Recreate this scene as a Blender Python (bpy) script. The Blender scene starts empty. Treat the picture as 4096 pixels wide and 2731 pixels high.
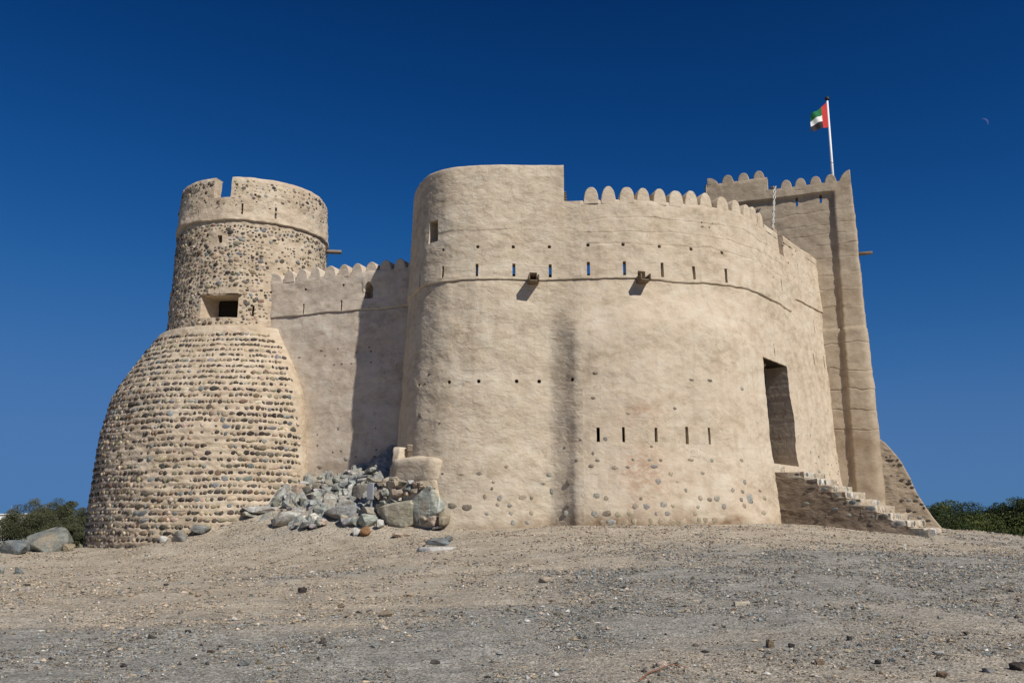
import bpy, bmesh, math, random
import numpy as np
from mathutils import Vector, Matrix, noise as mnoise

C = bpy.context.scene.collection
sc = bpy.context.scene
rnd = random.Random(7)
R = math.radians

# ------------------------------------------------------------------ camera, sky, sun, exposure
cam = bpy.data.objects.new("camera", bpy.data.cameras.new("camera"))
C.objects.link(cam)
cam.location = (0, 0, 1.6)
cam.rotation_euler = (R(90 + 11.155), 0, 0)
cam.data.sensor_width = 36.0
cam.data.lens = 36.0 * 3550 / 4096
cam.data.clip_end = 12000
sc.camera = cam

SUN_AZ, SUN_EL = R(40.5), R(43)
SUN = Vector((math.sin(SUN_AZ) * math.cos(SUN_EL), -math.cos(SUN_AZ) * math.cos(SUN_EL), math.sin(SUN_EL)))
world = bpy.data.worlds.new("World")
sc.world = world
world.use_nodes = True
wn = world.node_tree.nodes
bg = wn["Background"]
sky = wn.new("ShaderNodeTexSky")
sky.sky_type = 'NISHITA'
sky.sun_disc = False
sky.sun_elevation = SUN_EL
sky.sun_rotation = R(139.5)
sky.altitude = 2500
sky.air_density = 1.0
sky.dust_density = 0.15
sky.ozone_density = 4.0
# one even film response for the whole sky: a polarised deep blue that does not wash out at the horizon
FILM = ((.75, 2.2, .55), (1.95, 2.2, 1.1), (4.5, 2.6, 2.05))      # shoulder, slope, mid point for red, green, blue
sep = wn.new("ShaderNodeSeparateColor"); com = wn.new("ShaderNodeCombineColor")
wl = world.node_tree.links
hs = wn.new("ShaderNodeHueSaturation"); hs.inputs["Saturation"].default_value = 1.25
wl.new(sky.outputs[0], hs.inputs["Color"]); wl.new(hs.outputs[0], sep.inputs[0])
def wmath(op, a, b):
    x = wn.new("ShaderNodeMath"); x.operation = op
    for sock, v in zip(x.inputs, (a, b)):
        if isinstance(v, float): sock.default_value = v
        else: wl.new(v, sock)
    return x.outputs[0]
for k, (A_, n_, k_) in enumerate(FILM):
    pw = wmath('POWER', wmath('MULTIPLY', sep.outputs[k], 0.6 / k_), n_)
    wl.new(wmath('MULTIPLY', wmath('DIVIDE', pw, wmath('ADD', pw, 1.0)), A_), com.inputs[k])
wl.new(com.outputs[0], bg.inputs["Color"])
bg.inputs["Strength"].default_value = 0.1
sun = bpy.data.objects.new("sun", bpy.data.lights.new("sun", 'SUN'))
C.objects.link(sun)
sun.data.energy = 4.6
sun.data.angle = R(0.53)
sun.data.color = (1.0, 0.95, 0.87)
sun.rotation_euler = SUN.to_track_quat('Z', 'Y').to_euler()
sc.view_settings.view_transform = 'Standard'
sc.view_settings.look = 'None'
sc.view_settings.gamma = 1.0
sc.view_settings.exposure = 0.0
sc.view_settings.use_curve_mapping = False

# ------------------------------------------------------------------ plan curves and measured positions
class Curve:
    # smooth plan curve through points; outward side is to the right-hand of travel seen from above mirrored (towards -Y when travelling +X)
    def __init__(self, pts, sub=24):
        P=np.array(pts,float); Q=np.vstack([2*P[0]-P[1],P,2*P[-1]-P[-2]]); out=[]
        for i in range(1,len(Q)-2):
            t=np.linspace(0,1,sub,endpoint=False)[:,None]
            a,b,c,d=Q[i-1],Q[i],Q[i+1],Q[i+2]
            out.append(.5*((2*b)+(c-a)*t+(2*a-5*b+4*c-d)*t**2+(3*b-a-3*c+d)*t**3))
        out.append(P[-1:]); X=np.vstack(out)
        ds=np.r_[0,np.cumsum(np.linalg.norm(np.diff(X,axis=0),axis=1))]
        self.S=ds; self.X=X; self.L=ds[-1]
        T=np.gradient(X,axis=0); T/=np.linalg.norm(T,axis=1)[:,None]; self.T=T
    def pos(self,s):
        return np.interp(s,self.S,self.X[:,0]),np.interp(s,self.S,self.X[:,1])
    def nrm(self,s):
        tx=np.interp(s,self.S,self.T[:,0]);ty=np.interp(s,self.S,self.T[:,1]);l=np.hypot(tx,ty)
        return ty/l,-tx/l
    def near(self,x,y):
        return self.S[np.argmin((self.X[:,0]-x)**2+(self.X[:,1]-y)**2)]
def sst(a,b,x):
    t=np.clip((np.asarray(x,float)-a)/(b-a),0,1); return t*t*(3-2*t)
FAC=[(-2.9,37.2),(-3.62,35.0),(-3.88,33.4),(-3.87,32.3),(-3.70,31.5),(-3.20,30.24),(-2.44,29.52),(-1.63,29.23),(-.64,29.1),(.54,29.15),(1.75,29.17),(2.35,29.11),(3.0,29.04),(3.6,29.02),(4.42,29.06),(6.02,29.44),(6.99,29.75),(7.97,30.24),(8.7,30.86),(9.25,31.54),(10.45,33.15),(11.76,34.9),(14.75,38.9)]
fac=Curve(FAC); fac.S=fac.S+(13.319-fac.near(2.35,29.11)); FS0=float(fac.S[0])+.01; SEAM=fac.near(2.35,29.11); SDOOR=fac.near(9.25,31.54); ZG=9.48
def fac_off(s,z):
    s=np.asarray(s,float);z=np.asarray(z,float)
    o=np.where(z<ZG,.052*(ZG-z)+.12*sst(4,1,z),-.03*(z-ZG))
    b=.48*sst(ZG,ZG-2.2,z)+.1*sst(4,1.2,z)
    side=sst(SEAM-1.2,SEAM-.0,s)*(1-sst(SDOOR-3.5,SDOOR-.8,s)) 
    return o+b*side
CUR=Curve([(-12.6,35.98),(-9.91,35.04),(-7.0,34.01),(-4.08,32.99),(-2.6,32.47)])
def cur_off(s,z):
    return np.where(np.asarray(z)<9.4,.03*(9.4-np.asarray(z)),0)
TC=np.array([39.46*math.sin(math.radians(-16.87)),39.46*math.cos(math.radians(-16.87))])
FW=np.array([math.sin(math.radians(-16.87)),math.cos(math.radians(-16.87))]); LT=np.array([FW[1],-FW[0]])
DR_Z=np.array([7.5,9.4,10.05,11.15,12.25,13.40,13.5,15.5])
DR_R=np.array([3.36,3.29,3.28,3.21,3.19,3.16,3.2,3.10])
def drum_R(z): return np.interp(z,DR_Z,DR_R)
AP_Z=np.array([-.6,.51,1.75,3.2,4.69,6.31,6.95,7.61,8.39,8.85])
AP_R=np.array([5.72,5.69,5.69,5.59,5.48,5.16,4.83,4.41,3.9,3.66])
WO=np.array([13.4,36.6]); WE=np.array([math.sin(math.radians(111)),math.cos(math.radians(111))]); WN=np.array([WE[1],-WE[0]])

BASTION_STONES= [(9.154, 1.925, 0.25, 0.15, 'd'), (9.612, 1.889, 0.26, 0.16, 'd'), (9.952, 2.946, 0.19, 0.11, 'd'), (9.431, 2.95, 0.17, 0.09, 'o'), (10.132, 2.213, 0.1, 0.16, 'o'), (10.575, 2.188, 0.16, 0.17, 'g'), (10.873, 1.953, 0.15, 0.11, 'g'), (10.502, 1.963, 0.11, 0.11, 'o'), (10.906, 1.69, 0.12, 0.13, 'g'), (11.273, 2.183, 0.24, 0.15, 'o'), (11.576, 2.184, 0.09, 0.11, 'd'), (10.2, 1.69, 0.12, 0.09, 'g'), (11.571, 1.69, 0.13, 0.16, 'o'), (10.979, 1.408, 0.15, 0.15, 'g'), (11.426, 1.418, 0.13, 0.1, 'g'), (12.15, 2.922, 0.15, 0.11, 'g'), (12.235, 2.4, 0.11, 0.15, 'b'), (11.95, 2.643, 0.15, 0.07, 'g'), (10.384, 2.691, 0.1, 0.1, 'o'), (10.34, 2.474, 0.07, 0.09, 'd'), (10.77, 3.185, 0.14, 0.09, 'o'), (12.715, 1.704, 0.18, 0.17, 'b'), (12.858, 2.68, 0.19, 0.17, 'd'), (12.805, 1.959, 0.16, 0.18, 'd'), (13.146, 3.352, 0.1, 0.09, 'd'), (12.692, 3.789, 0.08, 0.07, 'd'), (13.262, 4.01, 0.08, 0.08, 'o'), (8.166, 6.31, 0.14, 0.08, 'd'), (8.012, 5.998, 0.12, 0.06, 'd'), (7.878, 4.925, 0.13, 0.14, 'd'), (8.656, 4.631, 0.07, 0.06, 'd'), (8.831, 2.958, 0.08, 0.09, 'd')]
GATE_STONES= [(13.745, 6.164, 0.14, 0.08, 'd'), (13.669, 5.343, 0.13, 0.08, 'd'), (14.006, 4.018, 0.13, 0.15, 'g'), (13.641, 3.574, 0.09, 0.11, 'd'), (13.761, 3.336, 0.13, 0.09, 'd'), (13.567, 3.156, 0.14, 0.11, 'd'), (14.248, 3.102, 0.17, 0.11, 'o'), (14.633, 3.127, 0.14, 0.08, 'd'), (14.815, 3.363, 0.08, 0.08, 'd'), (15.22, 3.354, 0.11, 0.08, 'b'), (15.525, 3.348, 0.12, 0.1, 'd'), (15.32, 3.154, 0.21, 0.1, 'b'), (14.716, 4.844, 0.17, 0.09, 'o'), (15.303, 3.775, 0.09, 0.07, 'd'), (16.091, 5.024, 0.12, 0.08, 'd'), (16.728, 5.981, 0.16, 0.06, 'd'), (17.357, 5.991, 0.14, 0.06, 'd'), (18.595, 5.817, 0.18, 0.1, 'g'), (15.405, 2.675, 0.15, 0.15, 'g'), (15.808, 2.898, 0.14, 0.17, 'o'), (16.001, 2.675, 0.1, 0.1, 'o'), (13.731, 2.2, 0.19, 0.21, 'g'), (13.973, 2.141, 0.14, 0.17, 'o'), (14.828, 1.921, 0.16, 0.16, 'o'), (15.077, 1.891, 0.17, 0.16, 'b'), (15.488, 1.931, 0.19, 0.2, 'g'), (15.763, 1.917, 0.12, 0.11, 'o'), (14.967, 2.135, 0.09, 0.11, 'd'), (13.677, 1.673, 0.18, 0.18, 'g'), (13.976, 1.673, 0.22, 0.17, 'd'), (14.286, 1.654, 0.17, 0.14, 'o'), (14.61, 1.688, 0.18, 0.14, 'o'), (15.28, 1.688, 0.09, 0.11, 'b'), (15.589, 1.688, 0.17, 0.13, 'g'), (14.113, 1.422, 0.27, 0.17, 'b'), (13.849, 1.431, 0.13, 0.14, 'o'), (14.463, 1.412, 0.17, 0.17, 'o'), (14.768, 1.451, 0.13, 0.16, 'o'), (15.148, 1.461, 0.11, 0.16, 'o'), (15.373, 1.46, 0.12, 0.16, 'o'), (15.689, 1.436, 0.25, 0.16, 'o'), (16.022, 1.435, 0.2, 0.16, 'o'), (16.359, 1.459, 0.13, 0.15, 'o'), (16.58, 1.469, 0.11, 0.17, 'o'), (16.783, 1.493, 0.13, 0.16, 'o'), (17.117, 1.478, 0.2, 0.16, 'o'), (16.237, 2.403, 0.07, 0.14, 'g'), (16.696, 2.157, 0.13, 0.15, 'o'), (16.987, 2.124, 0.15, 0.11, 'd'), (17.25, 2.16, 0.17, 0.14, 'g'), (17.439, 1.927, 0.14, 0.14, 'g'), (17.771, 2.416, 0.13, 0.13, 'g'), (18.113, 2.396, 0.16, 0.1, 'd'), (18.022, 2.141, 0.16, 0.11, 'd'), (18.366, 2.171, 0.3, 0.22, 'b'), (18.279, 2.68, 0.13, 0.15, 'g'), (19.127, 2.209, 0.26, 0.11, 'o'), (16.576, 1.9, 0.12, 0.09, 'g'), (18.115, 1.941, 0.16, 0.14, 'o'), (16.875, 2.951, 0.13, 0.11, 'o'), (17.226, 3.374, 0.13, 0.11, 'g'), (18.275, 3.404, 0.16, 0.1, 'o'), (16.532, 3.373, 0.16, 0.09, 'o'), (18.972, 2.439, 0.17, 0.07, 'd'), (18.969, 1.718, 0.23, 0.13, 'o'), (16.461, 1.703, 0.12, 0.13, 'o'), (13.639, 1.287, 0.14, 0.07, 'o'), (24.407, 12.584, 0.13, 0.07, 'd'), (23.601, 12.106, 0.13, 0.1, 'd'), (24.073, 12.578, 0.06, 0.06, 'd'), (24.491, 11.943, 0.11, 0.05, 'o'), (24.93, 12.212, 0.11, 0.08, 'g'), (23.94, 11.481, 0.11, 0.05, 'd'), (25.074, 11.622, 0.11, 0.08, 'd'), (24.963, 11.489, 0.09, 0.05, 'd'), (26.586, 12.214, 0.09, 0.06, 'd'), (26.9, 12.469, 0.13, 0.07, 'o'), (27.515, 12.148, 0.07, 0.06, 'd'), (24.42, 10.993, 0.09, 0.08, 'g'), (25.33, 11.004, 0.13, 0.09, 'g'), (25.145, 10.599, 0.09, 0.08, 'd'), (26.739, 11.002, 0.07, 0.08, 'd'), (27.331, 10.957, 0.07, 0.06, 'd'), (27.859, 10.935, 0.06, 0.1, 'o'), (26.291, 10.442, 0.07, 0.04, 'd'), (26.578, 10.609, 0.07, 0.05, 'o'), (27.383, 10.575, 0.07, 0.08, 'o'), (27.155, 10.642, 0.07, 0.04, 'd'), (18.147, 11.72, 0.07, 0.05, 'g'), (18.006, 11.555, 0.05, 0.06, 'd'), (17.717, 11.54, 0.11, 0.06, 'd'), (17.701, 11.689, 0.04, 0.04, 'd'), (20.998, 10.644, 0.13, 0.05, 'o'), (23.564, 10.83, 0.06, 0.06, 'd'), (22.045, 10.469, 0.07, 0.05, 'o'), (26.064, 11.317, 0.07, 0.04, 'g'), (24.949, 3.863, 0.14, 0.1, 'd'), (24.494, 3.606, 0.14, 0.06, 'g'), (25.651, 4.085, 0.08, 0.05, 'o'), (25.993, 3.624, 0.08, 0.06, 'd'), (24.029, 3.993, 0.1, 0.11, 'o'), (26.501, 3.62, 0.08, 0.05, 'd'), (27.164, 3.732, 0.12, 0.07, 'o'), (27.683, 3.343, 0.16, 0.18, 'g'), (28.771, 3.3, 0.16, 0.11, 'g'), (28.743, 2.933, 0.19, 0.12, 'g'), (27.029, 3.291, 0.19, 0.09, 'o'), (24.772, 3.294, 0.29, 0.12, 'g'), (24.293, 4.665, 0.08, 0.1, 'o'), (26.762, 5.828, 0.06, 0.06, 'd'), (29.323, 6.306, 0.08, 0.05, 'd'), (25.962, 3.224, 0.1, 0.05, 'o'), (27.269, 3.409, 0.08, 0.04, 'd')]
BUTTRESS_STONES= [(1.906, 3.834, 0.32, 0.09), (2.333, 3.647, 0.18, 0.1), (2.069, 3.652, 0.1, 0.05), (2.217, 3.849, 0.1, 0.08), (1.933, 3.221, 0.11, 0.06), (2.181, 3.201, 0.18, 0.07), (1.834, 3.087, 0.1, 0.07), (1.995, 3.078, 0.18, 0.08), (2.295, 3.049, 0.26, 0.13), (2.545, 2.898, 0.22, 0.1), (2.654, 2.74, 0.15, 0.09), (1.767, 2.782, 0.12, 0.08), (2.409, 2.759, 0.16, 0.05), (2.691, 3.021, 0.11, 0.09), (2.024, 2.418, 0.11, 0.09), (2.311, 2.441, 0.3, 0.12), (2.796, 2.412, 0.09, 0.12), (2.222, 2.229, 0.24, 0.12), (2.485, 2.243, 0.22, 0.11), (2.749, 2.232, 0.2, 0.09), (1.83, 2.263, 0.08, 0.06), (2.979, 2.364, 0.14, 0.09), (2.946, 2.076, 0.17, 0.08), (3.021, 1.94, 0.12, 0.09), (2.46, 1.824, 0.24, 0.13), (2.679, 1.787, 0.18, 0.08), (2.834, 1.571, 0.17, 0.13), (3.138, 1.455, 0.18, 0.08), (1.797, 3.964, 0.14, 0.06), (1.718, 4.1, 0.1, 0.06), (1.961, 3.982, 0.06, 0.05)]
STAIR_STONES= [(0.248, 1.818, 0.27, 0.07, 'd'), (1.004, 2.028, 0.22, 0.12, 'g'), (1.943, 1.823, 0.22, 0.1, 'g'), (2.349, 1.644, 0.22, 0.1, 'g'), (1.364, 1.483, 0.12, 0.09, 'd'), (1.827, 2.183, 0.25, 0.06, 'd'), (1.221, 2.521, 0.27, 0.06, 'd'), (0.998, 2.363, 0.13, 0.08, 'd'), (2.302, 2.037, 0.22, 0.08, 'd'), (2.452, 1.846, 0.12, 0.09, 'd'), (3.007, 1.321, 0.18, 0.1, 'd'), (2.782, 1.601, 0.11, 0.11, 'd'), (3.102, 1.611, 0.15, 0.12, 'b'), (1.658, 1.612, 0.07, 0.04, 'd'), (3.03, 1.47, 0.09, 0.05, 'd')]
CURTAIN_STONES= [(4.496, 7.756, 0.12, 0.05, 'd'), (5.51, 7.981, 0.12, 0.06, 'o'), (5.674, 7.765, 0.1, 0.04, 'o'), (6.223, 8.016, 0.08, 0.03, 'o'), (6.079, 7.37, 0.04, 0.06, 'd'), (6.431, 7.395, 0.04, 0.03, 'd'), (6.832, 7.377, 0.04, 0.04, 'd'), (7.632, 7.815, 0.09, 0.04, 'd'), (7.544, 7.968, 0.06, 0.05, 'd'), (7.664, 7.358, 0.06, 0.05, 'd'), (7.003, 7.806, 0.03, 0.03, 'd'), (5.704, 3.441, 0.27, 0.12, 'd'), (6.815, 3.739, 0.15, 0.13, 'g'), (5.519, 4.68, 0.06, 0.05, 'd'), (6.406, 4.902, 0.05, 0.08, 'd'), (8.013, 4.832, 0.05, 0.04, 'd'), (6.258, 4.015, 0.09, 0.11, 'o'), (6.599, 4.025, 0.06, 0.05, 'd'), (5.556, 4.276, 0.06, 0.06, 'd'), (8.077, 4.033, 0.08, 0.07, 'd'), (7.209, 3.783, 0.08, 0.07, 'd'), (5.497, 3.114, 0.22, 0.18, 'g')]
ROCKS= [(-5.8, 30.49, 1.68, 1.01, 0.57, 'b'), (-5.22, 31.03, 2.29, 0.51, 0.67, 'k'), (-5.06, 30.4, 1.87, 0.39, 0.33, 'b'), (-4.73, 30.09, 1.74, 0.52, 0.26, 'b'), (-4.72, 29.59, 1.4, 0.6, 0.38, 'g'), (-5.41, 29.81, 1.39, 0.32, 0.24, 'b'), (-5.16, 29.69, 1.38, 0.26, 0.21, 'b'), (-4.97, 29.8, 1.48, 0.21, 0.19, 'b'), (-4.28, 29.26, 1.31, 0.23, 0.25, 'g'), (-5.61, 29.97, 1.44, 0.32, 0.28, 'o'), (-6.66, 30.43, 1.48, 0.31, 0.28, 'w'), (-6.46, 30.2, 1.42, 0.22, 0.15, 'w'), (-6.43, 29.97, 1.33, 0.24, 0.13, 'g'), (-6.24, 30.01, 1.37, 0.22, 0.17, 'p'), (-6.58, 31.02, 1.76, 0.45, 0.27, 'b'), (-6.56, 29.82, 1.25, 0.21, 0.13, 'g'), (-4.53, 31.93, 3.45, 0.21, 0.28, 'b'), (-4.7, 31.9, 3.37, 0.28, 0.21, 'b'), (-4.91, 31.82, 3.2, 0.27, 0.21, 'b'), (-5.1, 31.9, 3.14, 0.28, 0.14, 'g'), (-5.52, 32.0, 2.87, 0.28, 0.14, 'b'), (-5.34, 31.73, 2.8, 0.23, 0.11, 'b'), (-6.02, 32.51, 2.95, 0.37, 0.19, 'g'), (-5.69, 31.97, 2.72, 0.3, 0.18, 'b'), (-5.74, 31.79, 2.54, 0.3, 0.21, 'g'), (-5.83, 31.68, 2.38, 0.36, 0.27, 'g'), (-6.06, 31.72, 2.33, 0.21, 0.21, 'g'), (-6.29, 32.06, 2.53, 0.28, 0.25, 'k'), (-6.58, 32.45, 2.72, 0.33, 0.28, 'k'), (-7.1, 32.53, 2.63, 0.26, 0.19, 'k'), (-6.88, 32.17, 2.45, 0.32, 0.21, 'g'), (-6.73, 32.38, 2.64, 0.28, 0.23, 'k'), (-6.58, 31.85, 2.29, 0.3, 0.21, 'k'), (-7.04, 32.0, 2.3, 0.25, 0.18, 'g'), (-6.3, 31.51, 2.11, 0.36, 0.2, 'g'), (-5.88, 31.4, 2.15, 0.41, 0.23, 'g'), (-6.69, 31.68, 2.15, 0.36, 0.14, 'g'), (-6.85, 31.47, 1.98, 0.32, 0.16, 'g'), (-6.46, 31.34, 1.96, 0.29, 0.14, 'b'), (-5.68, 32.37, 3.04, 0.35, 0.14, 'g'), (-5.24, 31.82, 2.95, 0.34, 0.11, 'b'), (-5.95, 32.81, 3.13, 0.28, 0.12, 'b'), (-6.35, 32.52, 2.84, 0.3, 0.16, 'g'), (-4.39, 31.4, 3.01, 0.41, 0.11, 'g'), (-4.75, 31.52, 3.03, 0.27, 0.11, 'b'), (-6.09, 32.17, 2.68, 0.25, 0.18, 'b'), (-5.45, 30.96, 2.11, 0.27, 0.27, 'g'), (-6.04, 31.1, 1.92, 0.13, 0.13, 'k'), (-6.94, 31.24, 1.82, 0.27, 0.18, 'g'), (-5.34, 29.99, 1.51, 0.13, 0.26, 'k'), (-7.72, 32.53, 2.46, 0.47, 0.47, 'p'), (-8.16, 33.37, 2.83, 0.4, 0.22, 'k'), (-8.36, 33.03, 2.57, 0.35, 0.39, 'g'), (-8.43, 32.24, 2.06, 0.3, 0.34, 'k'), (-7.38, 32.5, 2.53, 0.26, 0.3, 'k'), (-7.09, 32.48, 2.6, 0.3, 0.26, 'k'), (-7.06, 31.86, 2.2, 0.34, 0.25, 'k'), (-7.97, 31.92, 2.0, 0.29, 0.21, 'b'), (-7.68, 30.86, 1.46, 0.81, 0.49, 'g'), (-8.05, 30.91, 1.4, 0.33, 0.2, 'k'), (-6.8, 30.01, 1.29, 0.4, 0.2, 'k'), (-7.3, 30.9, 1.57, 0.49, 0.33, 'g'), (-7.37, 31.78, 2.08, 0.29, 0.25, 'k'), (-8.0, 32.46, 2.33, 0.51, 0.26, 'g'), (-8.99, 32.32, 1.91, 1.11, 0.51, 'g'), (-9.33, 32.22, 1.73, 0.76, 0.34, 'g'), (-7.67, 32.98, 2.74, 0.39, 0.17, 'g'), (-6.76, 32.32, 2.59, 0.34, 0.21, 'g')]
RUBBLE=[(0.14, 2.64, 0.15, 0.17, 'k'), (0.37, 2.67, 0.17, 0.21, 'k'), (0.65, 2.67, 0.37, 0.28, 'o'), (0.67, 2.84, 0.32, 0.13, 'g'), (1.07, 2.66, 0.32, 0.15, 'k'), (1.38, 2.71, 0.24, 0.15, 'b'), (1.6, 2.64, 0.24, 0.21, 'p'), (1.33, 2.52, 0.27, 0.21, 'b'), (1.95, 2.5, 0.36, 0.19, 'p'), (2.25, 2.46, 0.14, 0.12, 'k'), (0.89, 2.41, 0.49, 0.32, 'p'), (0.38, 2.39, 0.32, 0.28, 'g'), (0.1, 2.35, 0.2, 0.37, 'p'), (1.29, 2.33, 0.22, 0.17, 'p'), (1.59, 2.39, 0.36, 0.19, 'p'), (0.8, 2.12, 0.44, 0.19, 'k'), (0.27, 2.05, 0.3, 0.19, 'g'), (0.51, 1.99, 0.2, 0.13, 'g'), (0.14, 1.93, 0.27, 0.19, 'k'), (0.36, 2.49, 0.2, 0.09, 'g'), (1.77, 2.65, 0.22, 0.13, 'o'), (1.03, 2.15, 0.15, 0.11, 'p'), (0.4, 2.2, 0.15, 0.11, 'k'), (0.94, 1.66, 1.47, 0.85, 'O'), (1.96, 1.92, 1.06, 1.09, 'G'), (2.07, 1.56, 0.38, 0.29, 'p'), (2.37, 1.46, 0.41, 0.39, 'p'), (2.74, 1.56, 0.36, 0.54, 'o'), (2.52, 1.26, 0.38, 0.1, 'w'), (-0.14, 2.83, 0.62, 0.19, 'o')]
GROUND_POINTS=[(0.0, 0.0, 0.0), (-12.0, 4.0, -0.25), (12.0, 4.0, 0.05), (-25.0, 8.0, -0.9), (25.0, 8.0, -0.1), (0.0, -12.0, -0.1), (0.0, 9.0, 0.03), (0.0, 16.0, 0.42), (-9.0, 16.0, 0.25), (9.0, 16.0, 0.5), (-18.0, 20.0, -0.1), (18.0, 20.0, 0.6), (-2.03, 24.0, 0.86), (1.59, 28.5, 1.3), (4.33, 28.4, 1.35), (-3.26, 29.0, 1.22), (-4.44, 29.4, 1.23), (-5.31, 29.7, 1.23), (-6.62, 30.1, 1.24), (-8.08, 30.9, 1.27), (-9.33, 32.2, 1.6), (-10.13, 32.0, 1.26), (-11.79, 31.8, 0.81), (-13.42, 32.2, 0.5), (-16.36, 35.0, 0.43), (9.06, 31.2, 1.41), (7.06, 30.0, 1.44), (12.4, 28.3, 1.05), (13.01, 28.6, 1.06), (14.63, 31.0, 1.16), (16.66, 35.0, 1.12), (18.59, 33.0, 0.8), (-16.33, 30.0, 0.23), (-16.13, 32.0, 0.34), (-17.41, 31.0, 0.38), (-8.14, 34.4, 3.19), (-7.11, 34.1, 3.21), (-6.09, 33.7, 3.22), (-5.1, 33.3, 3.61), (-4.53, 33.1, 4.02), (-7.08, 32.0, 2.17), (-5.66, 31.5, 2.2), (-8.39, 32.6, 2.18), (-5.0, 31.6, 2.86), (-6.51, 32.6, 2.72), (-1.8, 19.0, 0.41), (3.64, 24.0, 1.05), (9.29, 25.0, 0.96), (12.7, 25.0, 0.69), (4.42, 17.0, 0.53), (-21.0, 36.0, -0.35), (-17.5, 39.0, -0.2), (-25.0, 31.0, -0.9), (-22.0, 44.0, -1.4), (-30.0, 40.0, -2.0), (22.0, 40.0, -0.4), (26.0, 34.0, -0.2), (20.0, 46.0, -0.9), (32.0, 44.0, -1.8), (10.0, 45.0, 1.2), (-5.0, 42.0, 1.5), (0.0, 55.0, -1.5), (-20.0, 58.0, -2.3), (22.0, 58.0, -2.3), (-40.0, 25.0, -2.2), (42.0, 25.0, -1.5), (-38.0, 0.0, -1.8), (38.0, 0.0, -1.0), (0.0, -25.0, -0.6), (2.0, 34.0, 1.5), (8.0, 38.0, 1.4), (-1.0, 33.0, 1.6), (15.0, 37.0, 1.1), (5.0, 31.0, 1.4)]


# ------------------------------------------------------------------ small numeric helpers
_tabs = {}
def vnoise(x, y, seed=0):
    if seed not in _tabs: _tabs[seed] = np.random.RandomState(seed + 11).rand(256, 256) * 2 - 1
    tab = _tabs[seed]
    x = np.asarray(x, float); y = np.asarray(y, float)
    xi = np.floor(x).astype(int); yi = np.floor(y).astype(int)
    fx = x - xi; fy = y - yi
    fx = fx * fx * fx * (fx * (fx * 6 - 15) + 10); fy = fy * fy * fy * (fy * (fy * 6 - 15) + 10)
    a = tab[xi % 256, yi % 256]; b = tab[(xi + 1) % 256, yi % 256]
    c = tab[xi % 256, (yi + 1) % 256]; d = tab[(xi + 1) % 256, (yi + 1) % 256]
    return (a * (1 - fx) + b * fx) * (1 - fy) + (c * (1 - fx) + d * fx) * fy

def fbm(x, y, seed=0, oct=4, gain=.5):
    o = 0; amp = 1; f = 1
    for i in range(oct):
        o = o + amp * vnoise(x * f + 17.3 * i, y * f + 5.1 * i, seed + i); amp *= gain; f *= 2.03
    return o

# ------------------------------------------------------------------ object helpers
def tag(o, label=None, cat=None, group=None, kind=None):
    if label: o["label"] = label
    if cat: o["category"] = cat
    if group: o["group"] = group
    if kind: o["kind"] = kind
    return o

def root(name, label, cat, loc=(0, 0, 0), group=None):
    o = bpy.data.objects.new(name, None)
    o.empty_display_size = .3
    C.objects.link(o)
    o.location = loc
    return tag(o, label, cat, group)

def origin_of(o):
    v = Vector((0, 0, 0))
    while o is not None:
        v = v + o.location; o = o.parent
    return v

def np_mesh(name, V, polys, smooth=True, attrs=None, colors=None):
    """V (n,3); polys: list of int arrays (m,k) (or (array, smooth))"""
    me = bpy.data.meshes.new(name)
    V = np.asarray(V, np.float32)
    me.vertices.add(len(V)); me.vertices.foreach_set("co", V.ravel())
    idx = []; tot = []; sm = []
    for p in polys:
        s = smooth
        if isinstance(p, tuple): p, s = p
        p = np.asarray(p, np.int32)
        if p.size == 0: continue
        idx.append(p.ravel()); tot.append(np.full(len(p), p.shape[1], np.int32)); sm.append(np.full(len(p), s, bool))
    idx = np.concatenate(idx); tot = np.concatenate(tot); sm = np.concatenate(sm)
    me.loops.add(len(idx)); me.loops.foreach_set("vertex_index", idx)
    me.polygons.add(len(tot))
    st = np.r_[0, np.cumsum(tot)[:-1]].astype(np.int32)
    me.polygons.foreach_set("loop_start", st)
    me.polygons.foreach_set("use_smooth", sm)
    me.update(calc_edges=True)
    for k, a in (attrs or {}).items():
        at = me.attributes.new(k, 'FLOAT', 'POINT'); at.data.foreach_set("value", np.asarray(a, np.float32).ravel())
    if colors is not None:
        at = me.attributes.new("col", 'FLOAT_COLOR', 'POINT')
        c4 = np.ones((len(V), 4), np.float32); c4[:, :3] = colors
        at.data.foreach_set("color", c4.ravel())
    me.validate()
    return me

def link(name, me, mat, parent=None, world_verts=True):
    o = bpy.data.objects.new(name, me)
    C.objects.link(o)
    if mat is not None and len(me.materials) == 0: me.materials.append(mat)
    if parent is not None:
        if world_verts:
            me.transform(Matrix.Translation(-origin_of(parent)))
        o.parent = parent
    return o

def mesh_part(name, V, polys, mat, parent=None, smooth=True, attrs=None, colors=None):
    return link(name, np_mesh(name, V, polys, smooth, attrs, colors), mat, parent)

def bm_part(name, bm, mat, parent=None, smooth=False):
    me = bpy.data.meshes.new(name)
    for f in bm.faces: f.smooth = smooth
    bm.to_mesh(me); bm.free()
    return link(name, me, mat, parent)

def place_mesh(name, me, M, parent, color=None):
    """a piece that shares its mesh; M is its world matrix"""
    o = bpy.data.objects.new(name, me)
    C.objects.link(o)
    if parent is not None:
        o.parent = parent
        M = Matrix.Translation(-origin_of(parent)) @ M
    o.matrix_local = M
    if color is not None: o.color = (*color, 1)
    return o

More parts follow.
